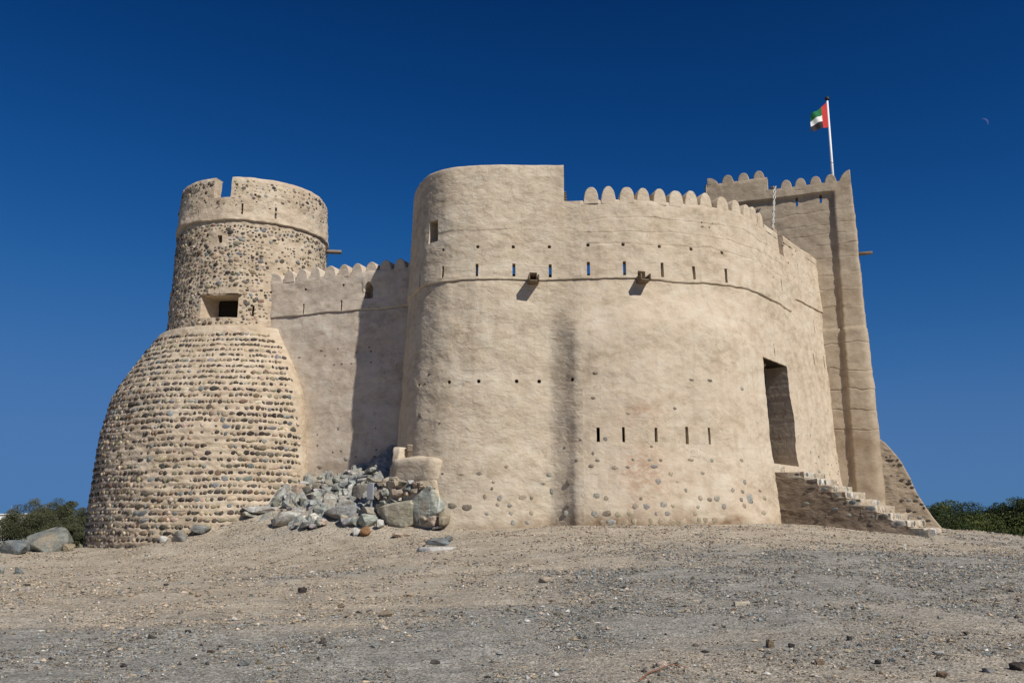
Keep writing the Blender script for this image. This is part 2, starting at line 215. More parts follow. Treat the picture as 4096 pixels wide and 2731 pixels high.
def rough_box_bm(bm, center, ax, half, cuts=3, amp=.01, seed=0, freq=3.0, taper=None, bev=.06):
    """a subdivided, slightly uneven box; ax = three unit vectors, half = half sizes"""
    m = bmesh.new()
    bmesh.ops.create_cube(m, size=2)
    bmesh.ops.bevel(m, geom=m.edges[:], offset=bev, segments=2 if bev < .1 else 4, affect='EDGES', profile=.5) if cuts >= 0 else None
    if cuts > 0:
        bmesh.ops.subdivide_edges(m, edges=[e for e in m.edges if e.calc_length() > .5], cuts=cuts, use_grid_fill=True)
    A = [Vector(a) for a in ax]; c = Vector(center)
    for v in m.verts:
        p = v.co.copy()
        if taper and p.z > 0: p.x *= taper; p.y *= taper
        w = c + A[0] * (p.x * half[0]) + A[1] * (p.y * half[1]) + A[2] * (p.z * half[2])
        n = mnoise.noise_vector(w * freq + Vector((seed * 3.1, seed * 1.7, seed)))
        n2 = mnoise.noise_vector(w * freq * 3.3 + Vector((seed, 0, seed * 2.3)))
        v.co = w + n * amp + n2 * amp * .4
    tmp = bpy.data.meshes.new("t"); m.to_mesh(tmp); m.free()
    bm.from_mesh(tmp); bpy.data.meshes.remove(tmp)

def rough_box(name, center, ax, half, mat, parent, cuts=3, amp=.01, seed=0, smooth=True, freq=3.0, taper=None, bev=.06):
    bm = bmesh.new(); rough_box_bm(bm, center, ax, half, cuts, amp, seed, freq, taper, bev)
    return bm_part(name, bm, mat, parent, smooth)

def tube_bm(bm, pts, rads, n=10, cap=True):
    rings = []
    for i, p in enumerate(pts):
        p = Vector(p)
        t = (Vector(pts[min(i + 1, len(pts) - 1)]) - Vector(pts[max(i - 1, 0)])).normalized()
        a = t.orthogonal().normalized() if abs(t.z) > .99 else t.cross(Vector((0, 0, 1))).normalized()
        b = t.cross(a)
        rings.append([bm.verts.new(p + (a * math.cos(2 * math.pi * k / n) + b * math.sin(2 * math.pi * k / n)) * rads[i]) for k in range(n)])
    for r0, r1 in zip(rings, rings[1:]):
        for k in range(n): bm.faces.new((r0[k], r0[(k + 1) % n], r1[(k + 1) % n], r1[k]))
    if cap:
        bm.faces.new(rings[0][::-1]); bm.faces.new(rings[-1])

# ------------------------------------------------------------------ materials
class NT:
    def __init__(self, name):
        self.m = bpy.data.materials.new(name); self.m.use_nodes = True
        self.t = self.m.node_tree; self.b = self.t.nodes["Principled BSDF"]
        self.b.inputs["Specular IOR Level"].default_value = .2
    def n(self, ty, **kw):
        x = self.t.nodes.new(ty)
        for k, v in kw.items(): setattr(x, k, v)
        return x
    def l(self, a, b): self.t.links.new(a, b)
    def pos(self, scale=(1, 1, 1), obj=False):
        g = self.n("ShaderNodeTexCoord") if obj else self.n("ShaderNodeNewGeometry")
        mp = self.n("ShaderNodeMapping"); mp.inputs["Scale"].default_value = scale
        self.l(g.outputs["Object"] if obj else g.outputs["Position"], mp.inputs["Vector"])
        return mp.outputs[0]
    def noise(self, vec, scale, detail=4, rough=.55, dist=0):
        x = self.n("ShaderNodeTexNoise"); x.inputs["Scale"].default_value = scale
        x.inputs["Detail"].default_value = detail; x.inputs["Roughness"].default_value = rough
        x.inputs["Distortion"].default_value = dist
        self.l(vec, x.inputs["Vector"]); return x.outputs["Fac"]
    def voro(self, vec, scale, feat='F1', rand=1.0, out="Distance"):
        x = self.n("ShaderNodeTexVoronoi"); x.feature = feat; x.inputs["Scale"].default_value = scale
        x.inputs["Randomness"].default_value = rand
        self.l(vec, x.inputs["Vector"]); return x.outputs[out]
    def ramp(self, fac, stops):
        x = self.n("ShaderNodeValToRGB"); e = x.color_ramp.elements
        while len(e) < len(stops): e.new(.5)
        for i, (p, c) in enumerate(stops):
            e[i].position = p; e[i].color = (*c, 1) if not isinstance(c, (int, float)) else (c, c, c, 1)
        self.l(fac, x.inputs[0]); return x.outputs[0]
    def mix(self, fac, a, b, mode='MIX'):
        x = self.n("ShaderNodeMix", data_type='RGBA', blend_type=mode)
        for sock, v in ((x.inputs[0], fac), (x.inputs[6], a), (x.inputs[7], b)):
            if isinstance(v, (int, float)): sock.default_value = v
            elif isinstance(v, tuple): sock.default_value = (*v, 1)
            else: self.l(v, sock)
        return x.outputs[2]
    def math(self, op, a, b=0.0, clamp=False):
        x = self.n("ShaderNodeMath", operation=op, use_clamp=clamp)
        for sock, v in ((x.inputs[0], a), (x.inputs[1], b)):
            if isinstance(v, (int, float)): sock.default_value = v
            else: self.l(v, sock)
        return x.outputs[0]
    def attr(self, name, out="Fac"):
        x = self.n("ShaderNodeAttribute"); x.attribute_name = name; return x.outputs[out]
    def bump(self, h, strength, dist, prev=None):
        x = self.n("ShaderNodeBump"); x.inputs["Strength"].default_value = strength; x.inputs["Distance"].default_value = dist
        self.l(h, x.inputs["Height"])
        if prev is not None: self.l(prev, x.inputs["Normal"])
        return x.outputs[0]
    def done(self, col, nrm=None, rough=.9):
        if isinstance(col, tuple): self.b.inputs["Base Color"].default_value = (*col, 1)
        else: self.l(col, self.b.inputs["Base Color"])
        if nrm is not None: self.l(nrm, self.b.inputs["Normal"])
        self.b.inputs["Roughness"].default_value = rough
        return self.m

def plaster_mat(name, lo, mid, hi, relief=1.0, stretch=(1, 1, 2.0), seed=0.0, pits=True):
    t = NT(name)
    p = t.pos((1, 1, 1)); ps = t.pos(stretch)
    big = t.noise(ps, .55 + seed, 6, .6, .4); mid_n = t.noise(ps, 2.6 + seed, 6, .65, .3); fine = t.noise(p, 24, 4, .7)
    f = t.math('ADD', t.math('MULTIPLY', big, .42), t.math('ADD', t.math('MULTIPLY', mid_n, .50), t.math('MULTIPLY', fine, .14)))
    col = t.ramp(f, [(.40, lo), (.52, mid), (.64, hi)])
    # pale lime wash smears and pinkish clay patches
    sm = t.ramp(t.noise(ps, 1.3, 7, .72, .8), [(.52, 0.0), (.72, .5)])
    col = t.mix(sm, col, tuple(min(.62, c * 1.12 + .02) for c in hi))
    pk = t.ramp(t.noise(p, .8, 5, .6), [(.5, 0.0), (.75, .45)])
    col = t.mix(pk, col, (mid[0] * .98, mid[1] * .93, mid[2] * .92))
    col = t.mix(t.math('MULTIPLY', t.attr("red"), t.ramp(t.noise(ps, 5.0, 5, .6), [(.38, 0.0), (.6, .75)])), col, (.40, .24, .15))
    col = t.mix(t.math('MULTIPLY', t.attr("dirt_and_shade"), t.ramp(t.noise(p, 2.2, 5, .65), [(.3, .35), (.62, 1.0)])), col, (.22, .145, .085))
    stk = t.ramp(t.noise(t.pos((3.2, 3.2, .22)), 1.0, 5, .65), [(.52, 0.0), (.74, .5)])
    col = t.mix(stk, col, lo)
    ck = t.n('ShaderNodeVectorMath', operation='ADD'); wrp = t.n('ShaderNodeTexNoise'); wrp.inputs['Scale'].default_value = 2.2; wrp.inputs['Detail'].default_value = 6
    t.l(p, wrp.inputs['Vector']); t.l(p, ck.inputs[0]); t.l(wrp.outputs['Color'], ck.inputs[1])
    crk = t.math('MULTIPLY', t.ramp(t.voro(ck.outputs[0], .85, 'DISTANCE_TO_EDGE'), [(.0, 1.0), (.012, 0.0)]), t.ramp(t.noise(p, .5, 4, .6), [(.5, 0.0), (.58, .55)]))
    col = t.mix(crk, col, (lo[0] * .55, lo[1] * .5, lo[2] * .45))
    pale = t.math('MULTIPLY', t.attr("pale"), t.ramp(t.noise(t.pos((9, 9, .9)), 1.0, 4, .7), [(.60, 0.0), (.66, .8)]))
    col = t.mix(pale, col, (.66, .62, .55))
    h1 = t.noise(ps, 3.6, 3, .5, .5); h2 = t.noise(ps, 9, 4, .55, .4); h3 = t.noise(p, 45, 4, .65)
    nb = t.bump(h1, .6 * relief, .07); nb = t.bump(h2, .38 * relief, .025, nb); nb = t.bump(h3, .35 * relief, .006, nb)
    if pits:
        v = t.ramp(t.voro(p, 7.0), [(.02, 0.0), (.07, 1.0)]); nb = t.bump(v, .35, .02, nb)
    return t.done(col, nb, .95)

def stone_mat(name, src):
    t = NT(name)
    if src == 'object':
        c = t.n("ShaderNodeObjectInfo").outputs["Color"]
    else:
        c = t.attr("col", "Color")
    p = t.pos()
    v = t.ramp(t.noise(p, 16, 5, .7), [(.3, .55), (.5, 1.0), (.7, 1.5)])
    col = t.mix(1.0, c, v, 'MULTIPLY')
    dust = t.ramp(t.noise(p, 7, 5, .65), [(.55, 0.0), (.72, .6)])
    col = t.mix(dust, col, (.42, .34, .25))
    nb = t.bump(t.noise(p, 30, 5, .7), .6, .012)
    return t.done(col, nb, .85)

def rock_mat(name, src='object', veins=False):
    t = NT(name)
    c = t.n("ShaderNodeObjectInfo").outputs["Color"] if src == 'object' else t.attr("col", "Color")
    p = t.pos(); pw = t.pos((1.6, 1.0, 2.6))
    v = t.ramp(t.noise(pw, 2.2, 9, .7, .7), [(.28, .42), (.5, 1.0), (.68, 1.55)])
    col = t.mix(1.0, c, v, 'MULTIPLY')
    rust = t.ramp(t.noise(p, 1.6, 6, .65), [(.48, 0.0), (.66, .7)])
    col = t.mix(rust, col, (.36, .29, .2))
    sp = t.ramp(t.noise(p, 26, 4, .7), [(.62, 0.0), (.72, .5)])
    col = t.mix(sp, col, (.48, .47, .42))
    vn = t.ramp(t.voro(t.pos((1.0, 1.0, .8)), 3.0, 'DISTANCE_TO_EDGE'), [(.0, .5), (.03, 0.0)])
    col = t.mix(vn, col, (.09, .09, .08))
    if veins:
        wv = t.pos((5.0, 0.0, .45))
        st = t.ramp(t.noise(wv, 1.0, 3, .6), [(.57, 0.0), (.66, .8)])
        col = t.mix(st, col, (.66, .66, .62))
    nb = t.bump(t.noise(pw, 3.5, 8, .7), .8, .08); nb = t.bump(t.noise(p, 22, 6, .75), .6, .02, nb)
    return t.done(col, nb, .8)

M = {}
M['plaster'] = plaster_mat("plaster", (.385, .312, .224), (.53, .442, .328), (.60, .518, .405), .95, (1, 1, 1.6))
M['plaster_gate'] = plaster_mat("plaster_gate", (.385, .308, .216), (.53, .437, .323), (.585, .50, .39), .82, (1, 1, 1.4))
M['plaster_curtain'] = plaster_mat("plaster_curtain", (.40, .325, .25), (.54, .455, .36), (.60, .53, .44), .55, (1, 1, 1.5))
M['mortar'] = plaster_mat("mortar", (.37, .29, .20), (.50, .405, .295), (.58, .49, .375), 1.2, (1, 1, 1.5))
M['rim'] = plaster_mat("rim", (.42, .33, .235), (.55, .445, .325), (.6, .5, .385), .5)
M['mud'] = plaster_mat("mud", (.31, .243, .17), (.41, .332, .24), (.475, .395, .295), .5, (1, 1, 1.3))
M['mud_rough'] = plaster_mat("mud_rough", (.24, .185, .128), (.355, .285, .205), (.43, .35, .255), 1.3)
M['steps_wash'] = plaster_mat("steps_wash", (.30, .24, .17), (.45, .38, .285), (.6, .55, .46), 1.2)
M['mud_dark'] = plaster_mat("mud_dark", (.145, .108, .077), (.22, .168, .12), (.29, .232, .17), 1.2)  # brown mud, darkened further in place of grazing shade on the stair side
M['stone'] = stone_mat("stone", 'object')
M['stone_mass'] = stone_mat("stone_mass", 'attr')
M['rock'] = rock_mat("rock")
M['rock_streaked'] = rock_mat("rock_streaked", veins=True)

def simple(name, c, rough=.8, var=.35, scale=9, bump=.3, stretch=(1, 1, 1), metal=0):
    t = NT(name)
    p = t.pos(stretch)
    col = t.mix(1.0, c, t.ramp(t.noise(p, scale, 5, .65), [(.3, 1 - var), (.7, 1 + var)]), 'MULTIPLY')
    t.b.inputs["Metallic"].default_value = metal
    return t.done(col, t.bump(t.noise(p, scale * 3, 4, .65), bump, .01), rough)
M['wood'] = simple("weathered_wood", (.17, .125, .085), .85, .5, 14, .6, (1, 1, 6))
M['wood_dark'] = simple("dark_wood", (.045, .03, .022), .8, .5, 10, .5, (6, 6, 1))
M['wood_grey'] = simple("grey_wood", (.27, .225, .175), .85, .4, 14, .5)
M['white_paint'] = simple("white_paint", (.78, .8, .8), .4, .05, 5, .05)
M['black_metal'] = simple("black_metal", (.03, .03, .035), .5, .2, 5, .1)
M['grey_metal'] = simple("grey_metal", (.33, .34, .36), .5, .08, 6, .08)
M['pale_metal'] = simple("pale_metal", (.44, .42, .37), .6, .3, 20, .3)
M['white_wash'] = simple("white_wash", (.62, .6, .56), .9, .2, 12, .5)
M['pad_plaster'] = simple('pad_plaster', (.46, .445, .41), .95, .25, 12, .6)
M['painted_dark'] = simple("painted_dark", (.03, .025, .02), .95, .2, 5, .1)  # near-black colour standing in for unlit depth
M['roof_screed'] = simple("roof_screed", (.33, .27, .2), .95, .2, 3, .3)
M['house_white'] = simple("house_white", (.72, .71, .68), .8, .1, 1, .1)
M['window_dark'] = simple("window_dark", (.05, .06, .07), .3, .1, 1, .1)
M['bark'] = simple("bark", (.09, .07, .05), .95, .4, 6, .8, (1, 1, .3))
M['twig'] = simple("twig_red", (.22, .1, .06), .9, .3, 20, .3)
M['twig_pale'] = simple("twig_pale", (.45, .4, .31), .9, .3, 20, .3)

def leaf_mat(name, dark, mid, lite):
    t = NT(name)
    col = t.ramp(t.attr("tone"), [(0.0, dark), (.55, mid), (1.0, lite)])
    m = t.done(col, None, .7)
    t.b.inputs["Specular IOR Level"].default_value = .25
    return m
M['leaf_acacia'] = leaf_mat("leaf_acacia", (.045, .052, .024), (.085, .092, .045), (.13, .13, .07))
M['leaf_broad'] = leaf_mat("leaf_broad", (.016, .028, .008), (.05, .07, .018), (.13, .145, .036))
M['leaf_palm'] = leaf_mat("leaf_palm", (.04, .06, .035), (.085, .11, .065), (.15, .175, .11))

PAL = {'k': (.055, .047, .042), 'd': (.105, .088, .07), 'n': (.155, .108, .07), 'o': (.28, .235, .16), 't': (.40, .32, .225),
       'g': (.218, .222, .207), 'b': (.17, .19, .195), 'w': (.5, .49, .45), 'p': (.45, .365, .28), 'r': (.2, .09, .06),
       'O': (.36, .335, .25), 'G': (.30, .315, .27)}

def jitter(c, a=.15, r=rnd):
    k = 1 + r.uniform(-a, a) * 1.6
    return tuple(max(.01, x * k * (1 + r.uniform(-a, a) * .4)) for x in c)

# ------------------------------------------------------------------ shared stone and rock shapes
def pebble_shape(seed):
    """rounded river stone, 32 faces"""
    rr = random.Random(seed)
    bm = bmesh.new()
    bmesh.ops.create_icosphere(bm, subdivisions=1, radius=1)
    bm.free()
    P = [(1, 0, 0), (-1, 0, 0), (0, 1, 0), (0, -1, 0), (0, 0, 1), (0, 0, -1)]
    Fc = [(0, 2, 4), (2, 1, 4), (1, 3, 4), (3, 0, 4), (2, 0, 5), (1, 2, 5), (3, 1, 5), (0, 3, 5)]
    V = [Vector(p) for p in P]; cache = {}; F2 = []
    def midp(a, b):
        k = (min(a, b), max(a, b))
        if k not in cache:
            V.append(((V[a] + V[b]) / 2).normalized()); cache[k] = len(V) - 1
        return cache[k]
    for a, b, c in Fc:
        ab, bc, ca = midp(a, b), midp(b, c), midp(c, a)
        F2 += [(a, ab, ca), (ab, b, bc), (ca, bc, c), (ab, bc, ca)]
    off = Vector((rr.uniform(0, 50), rr.uniform(0, 50), rr.uniform(0, 50)))
    out = []
    for v in V:
        w = Vector([math.copysign(abs(x) ** .62, x) for x in v])
        out.append(w * (1 + .42 * mnoise.noise(v * 1.5 + off)) + mnoise.noise_vector(v * 1.3 + off) * .22)
    return np.array([tuple(v) for v in out]), np.array(F2)
PEB = [pebble_shape(i) for i in range(14)]
PEB_ME = []
for i, (v, f) in enumerate(PEB):
    me = np_mesh("stone", v, [f], True); me.materials.append(M['stone']); PEB_ME.append(me)

def rock_bm(seed, npts=16, squash=1.0, rough=0.0):
    rr = random.Random(seed)
    bm = bmesh.new()
    for i in range(npts):
        v = Vector((rr.gauss(0, 1), rr.gauss(0, 1), rr.gauss(0, 1))).normalized()
        v = Vector([math.copysign(abs(x) ** .6, x) for x in v]) * rr.uniform(.72, 1.0)
        bm.verts.new(v)
    r = bmesh.ops.convex_hull(bm, input=bm.verts[:])
    bmesh.ops.delete(bm, geom=[v for v in bm.verts if not v.link_faces], context='VERTS')
    if rough:
        bmesh.ops.bevel(bm, geom=bm.edges[:], offset=.05, segments=1, affect='EDGES')
        bmesh.ops.triangulate(bm, faces=bm.faces[:])
        bmesh.ops.subdivide_edges(bm, edges=[e for e in bm.edges if e.calc_length() > .35], cuts=2, use_grid_fill=True)
        off = Vector((seed * 1.3, seed * .7, seed * 2.1))
        for v in bm.verts:
            v.co += mnoise.noise_vector(v.co * 2.2 + off) * rough + mnoise.noise_vector(v.co * 6 + off) * rough * .4
    return bm
ROCK_ME = []
for i in range(14):
    bm = rock_bm(40 + i, 13 + i % 5)
    bmesh.ops.bevel(bm, geom=bm.edges[:], offset=.035, segments=1, affect='EDGES') if i % 2 else None
    me = bpy.data.meshes.new("rock"); bm.to_mesh(me); bm.free(); me.materials.append(M['rock']); ROCK_ME.append(me)

def frame3(T, U, N, size, roll=0.0):
    T, U, N = Vector(T), Vector(U), Vector(N)
    c, s = math.cos(roll), math.sin(roll)
    a = (T * c + U * s) * size[0]; b = (U * c - T * s) * size[1]; n = N * size[2]
    return Matrix(((a.x, b.x, n.x), (a.y, b.y, n.y), (a.z, b.z, n.z)))

def stone_pieces(items, parent, limit, mass_parent=None, mass_name="stone"):
    """items: (pos, M3, variant, colour, score). The largest in view become single stones, the rest one mass."""
    items = sorted(items, key=lambda t: -t[4])
    for p, m3, v, c, s in items[:limit]:
        place_mesh("stone", PEB_ME[v], Matrix.Translation(p) @ m3.to_4x4(), parent(p) if callable(parent) else parent, c)
    rest = items[limit:]
    if rest:
        VV = []; FF = []; CC = []; base = 0
        for p, m3, v, c, s in rest:
            a, f = PEB[v]
            VV.append(a @ np.array(m3).T + np.array(p)); FF.append(f + base); base += len(a)
            CC.append(np.tile(np.array(c), (len(a), 1)))
        o = mesh_part(mass_name, np.vstack(VV), [np.vstack(FF)], M['stone_mass'], mass_parent, True, None, np.vstack(CC))
        o["kind"] = "stuff"
        return o

# ------------------------------------------------------------------ ground
_gc = np.array(GROUND_POINTS)
def _phi(r): return np.where(r > 0, r * r * np.log(r + 1e-9), 0)
_n = len(_gc)
_Mx = np.zeros((_n + 3, _n + 3))
_Mx[:_n, :_n] = _phi(np.linalg.norm(_gc[:, None, :2] - _gc[None, :, :2], axis=2)) + np.eye(_n) * .02
_Mx[:_n, _n] = 1; _Mx[:_n, _n + 1:] = _gc[:, :2]; _Mx[_n, :_n] = 1; _Mx[_n + 1:, :_n] = _gc[:, :2].T
_gw = np.linalg.solve(_Mx, np.r_[_gc[:, 2], 0, 0, 0])
def rut(x, y):
    """two old pairs of wheel tracks curving over the forecourt"""
    o = 0
    for y0, sl, cv, sp in ((12.6, .10, .012, 1.55), (17.5, -.05, .010, 1.6)):
        c = y0 + sl * x + cv * x * x + .12 * vnoise(x * .5, x * 0, 61)
        for k in (0, sp): o = o + np.exp(-((y - c - k) / .16) ** 2)
    return np.clip(o, 0, 1) * np.clip(.55 + vnoise(x * .35, y * .2, 62), 0, 1)
def terrain(x, y):
    x = np.asarray(x, float); y = np.asarray(y, float)
    h = _gw[_n] + _gw[_n + 1] * x + _gw[_n + 2] * y
    for i in range(_n): h = h + _gw[i] * _phi(np.hypot(x - _gc[i, 0], y - _gc[i, 1]))
    e = np.maximum(np.abs(x) / 46, np.abs(y - 24) / 37)
    h = h + (-2.5 - h) * sst(.78, 1.0, e)
    return h - .022 * rut(x, y) + .035 * vnoise(x * .9, y * .9, 3) + .014 * vnoise(x * 3.1, y * 3.1, 4) + .005 * vnoise(x * 9, y * 9, 5)
def gz(x, y): return float(terrain(x, y))

GREY = [(-3, 9.2, 3.5, 1.6, 1.0), (-6, 10.6, 3, 1.4, .8), (1.5, 12.2, 2.6, 1.3, 1.1), (-.5, 11.2, 2, 1.0, .7), (4.5, 15.6, 4, 2.0, 1.0), (9.5, 17, 4.5, 3.2, 1.0),
        (7, 20.5, 5, 1.6, .9), (13, 21, 5, 3, .9), (-4.2, 19.6, 2.6, .8, .9), (-7.5, 30.6, 2.2, 1.1, .5), (2.5, 17.8, 3, .9, .8), (16, 28, 4, 3, .6), (5, 10.2, 3, .8, .45), (-13, 18, 3, 2, .3), (0, 5, 6, 2.5, .8), (3, 12, 12, 4, .28), (12, 16, 8, 6, .35), (-6, 9.5, 6, 2.2, .35)]
def grey_mask(x, y):
    xw = x + 1.1 * vnoise(x * .7, y * .7, 21) + .35 * vnoise(x * 2.6, y * 2.6, 22)
    yw = y + .8 * vnoise(x * .6 + 9, y * .8, 23) + .3 * vnoise(x * 2.2, y * 3.0, 24)
    g = 0
    for cx, cy, rx, ry, a in GREY: g = g + a * np.exp(-((xw - cx) / rx) ** 2 - ((yw - cy) / ry) ** 2)
    return np.clip(g + .16 * vnoise(x * 1.7, y * 1.7, 25) - .45 * rut(x, y), 0, 1)

def axis(*segs):
    out = []
    for a, b, st in segs: out.append(np.arange(a, b, st))
    return np.concatenate(out + [[segs[-1][1]]])
gx = axis((-46, -22, 1.0), (-22, -14, .3), (-14, 14, .13), (14, 22, .3), (22, 46, 1.0))
gy = axis((-13, 5, .8), (5, 20, .11), (20, 36, .2), (36, 61, .8))
GX, GY = np.meshgrid(gx, gy, indexing='ij')
GZ = terrain(GX, GY)
nx_, ny_ = GX.shape
ii = np.arange(nx_ * ny_).reshape(nx_, ny_)
gq = np.stack([ii[:-1, :-1], ii[1:, :-1], ii[1:, 1:], ii[:-1, 1:]], -1).reshape(-1, 4)
t = NT("ground_earth")
p = t.pos()
tan_c = t.ramp(t.noise(p, 1.1, 8, .65), [(.32, (.305, .255, .19)), (.5, (.40, .342, .262)), (.68, (.475, .412, .322))])
gry_c = t.ramp(t.noise(p, 2.0, 8, .7), [(.32, (.20, .19, .165)), (.5, (.285, .27, .235)), (.7, (.375, .355, .31))])
gm = t.ramp(t.math('ADD', t.attr("grey"), t.math('MULTIPLY', t.math('SUBTRACT', t.noise(p, 3.0, 8, .75), .5), .9)), [(.05, 0.0), (1.0, 1.0)])
col = t.mix(gm, tan_c, gry_c)
spk = t.ramp(t.noise(p, 36, 5, .8), [(.36, .42), (.5, 1.0), (.66, 1.6)])
col = t.mix(.8, col, spk, 'MULTIPLY')
vz = t.voro(p, 38, 'F1', 1.0, "Color")
vcol = t.ramp(vz, [(.1, .45), (.5, 1.0), (.85, 1.6)])
col = t.mix(.6, col, vcol, 'MULTIPLY')
mot = t.ramp(t.noise(t.pos((1, 1.6, 1)), 6.5, 6, .75), [(.34, .62), (.5, 1.0), (.66, 1.3)])
col = t.mix(.8, col, mot, 'MULTIPLY')
sand = t.ramp(t.noise(t.pos((1, 2.2, 1)), 1.6, 7, .7), [(.54, 0.0), (.68, .6)])
col = t.mix(t.math('MULTIPLY', sand, t.attr("sandy")), col, (.52, .43, .305))
nb = t.bump(t.noise(p, 5, 6, .7), .7, .06); nb = t.bump(t.voro(p, 26), .55, .02, nb); nb = t.bump(t.noise(p, 60, 4, .75), .8, .012, nb)
M['ground'] = t.done(col, nb, .95)
gr = mesh_part("ground", np.stack([GX, GY, GZ], -1).reshape(-1, 3), [gq], M['ground'], None, True,
               {"grey": grey_mask(GX, GY), "sandy": np.clip(1.2 - grey_mask(GX, GY) * 1.6 + .6 * rut(GX, GY), 0, 1.3)})
tag(gr, kind="structure")

t = NT("plain_earth")
p = t.pos()
col = t.ramp(t.noise(p, .03, 8, .65), [(.35, (.13, .14, .07)), (.5, (.24, .215, .13)), (.65, (.36, .30, .2))])
M['plain'] = t.done(col, t.bump(t.noise(p, .6, 6, .7), .5, .3), .95)
bm = bmesh.new()
bmesh.ops.create_grid(bm, x_segments=40, y_segments=40, size=6000)
for v in bm.verts: v.co.z = -2.05
tag(bm_part("plain", bm, M['plain'], None, True), kind="structure")

# gravel strewn over the earth
def gravel():
    rs = np.random.RandomState(5)
    N = 420000
    Y = 7.2 * np.exp(rs.rand(N) * math.log(33 / 7.2)); X = (rs.rand(N) * 2 - 1) * (.64 * Y + 1.5)
    g = grey_mask(X, Y)
    clump = np.clip(.5 + .9 * fbm(X * 1.3, Y * 1.3, 31, 3), .05, 1)
    keep = rs.rand(N) < (.42 + .58 * g) * clump
    X, Y, g = X[keep], Y[keep], g[keep]
    n = len(X)
    size = np.minimum(.00062 * Y * (1 - rs.rand(n) * .9995) ** (-1 / 3.3), .038)
    Z = terrain(X, Y) + size * .25
    O = np.array([(1, 0, 0), (0, 1, 0), (-1, 0, 0), (0, -1, 0), (0, 0, 1), (0, 0, -1)], float)
    Fo = np.array([(0, 1, 4), (1, 2, 4), (2, 3, 4), (3, 0, 4), (1, 0, 5), (2, 1, 5), (3, 2, 5), (0, 3, 5)])
    V = O[None] * (1 + .7 * (rs.rand(n, 6, 1) - .5)) + .35 * (rs.rand(n, 6, 3) - .5)
    sx = size * (.7 + rs.rand(n) * .9); sy = size * (.6 + rs.rand(n) * .6); sz = size * (.35 + rs.rand(n) * .5)
    V = V * np.stack([sx, sy, sz], -1)[:, None]
    a = rs.rand(n) * 6.283; ca, sa = np.cos(a)[:, None], np.sin(a)[:, None]
    VX = V[..., 0] * ca - V[..., 1] * sa; VY = V[..., 0] * sa + V[..., 1] * ca
    V = np.stack([VX + X[:, None], VY + Y[:, None], V[..., 2] + Z[:, None]], -1)
    pal = np.array([PAL[k] for k in 'ggbbkdtopwn'])
    pg = np.array([.22, .12, .08, .04, .12, .12, .07, .09, .05, .04, .03]); pt = np.array([.08, .04, .02, .01, .09, .10, .28, .15, .16, .04, .06])
    ch = np.where(rs.rand(n) < g, rs.choice(11, n, p=pg / pg.sum()), rs.choice(11, n, p=pt / pt.sum()))
    col = np.repeat((pal[ch] * (.75 + .6 * rs.rand(n, 1)))[:, None], 6, 1)
    F = (Fo[None] + (np.arange(n) * 6)[:, None, None]).reshape(-1, 3)
    o = mesh_part("gravel", V.reshape(-1, 3), [F], M['stone_mass'], None, False, None, col.reshape(-1, 3))
    tag(o, "loose grey and tan gravel scattered across the bare earth before the fort", "gravel", kind="stuff")
gravel()

# ------------------------------------------------------------------ wall builder: a plan curve raised into a thick wall with openings
def merge_lines(a, b, d, special):
    special = sorted(set(round(x, 4) for x in special if a <= x <= b))
    reg = [x for x in np.linspace(a, b, max(2, int(round((b - a) / d)) + 1)) if all(abs(x - q) > .4 * d for q in special) or x in (a, b)]
    return np.array(sorted(set(list(reg) + special)))

def Hrect(s, w, z0, z1, depth=None, back=False, splay=0.0): return dict(k='rect', s0=s - w / 2, s1=s + w / 2, z0=z0, z1=z1, d=depth, back=back, splay=splay)
def Hround(s, z, r, depth=None): return dict(k='round', s0=s - r, s1=s + r, z0=z - r, z1=z + r, d=depth, back=False, splay=0.0)
def Harch(s, w, z0, z1, depth): return dict(k='arch', s0=s - w / 2, s1=s + w / 2, z0=z0, z1=z1, d=depth, back=True, splay=0.0)

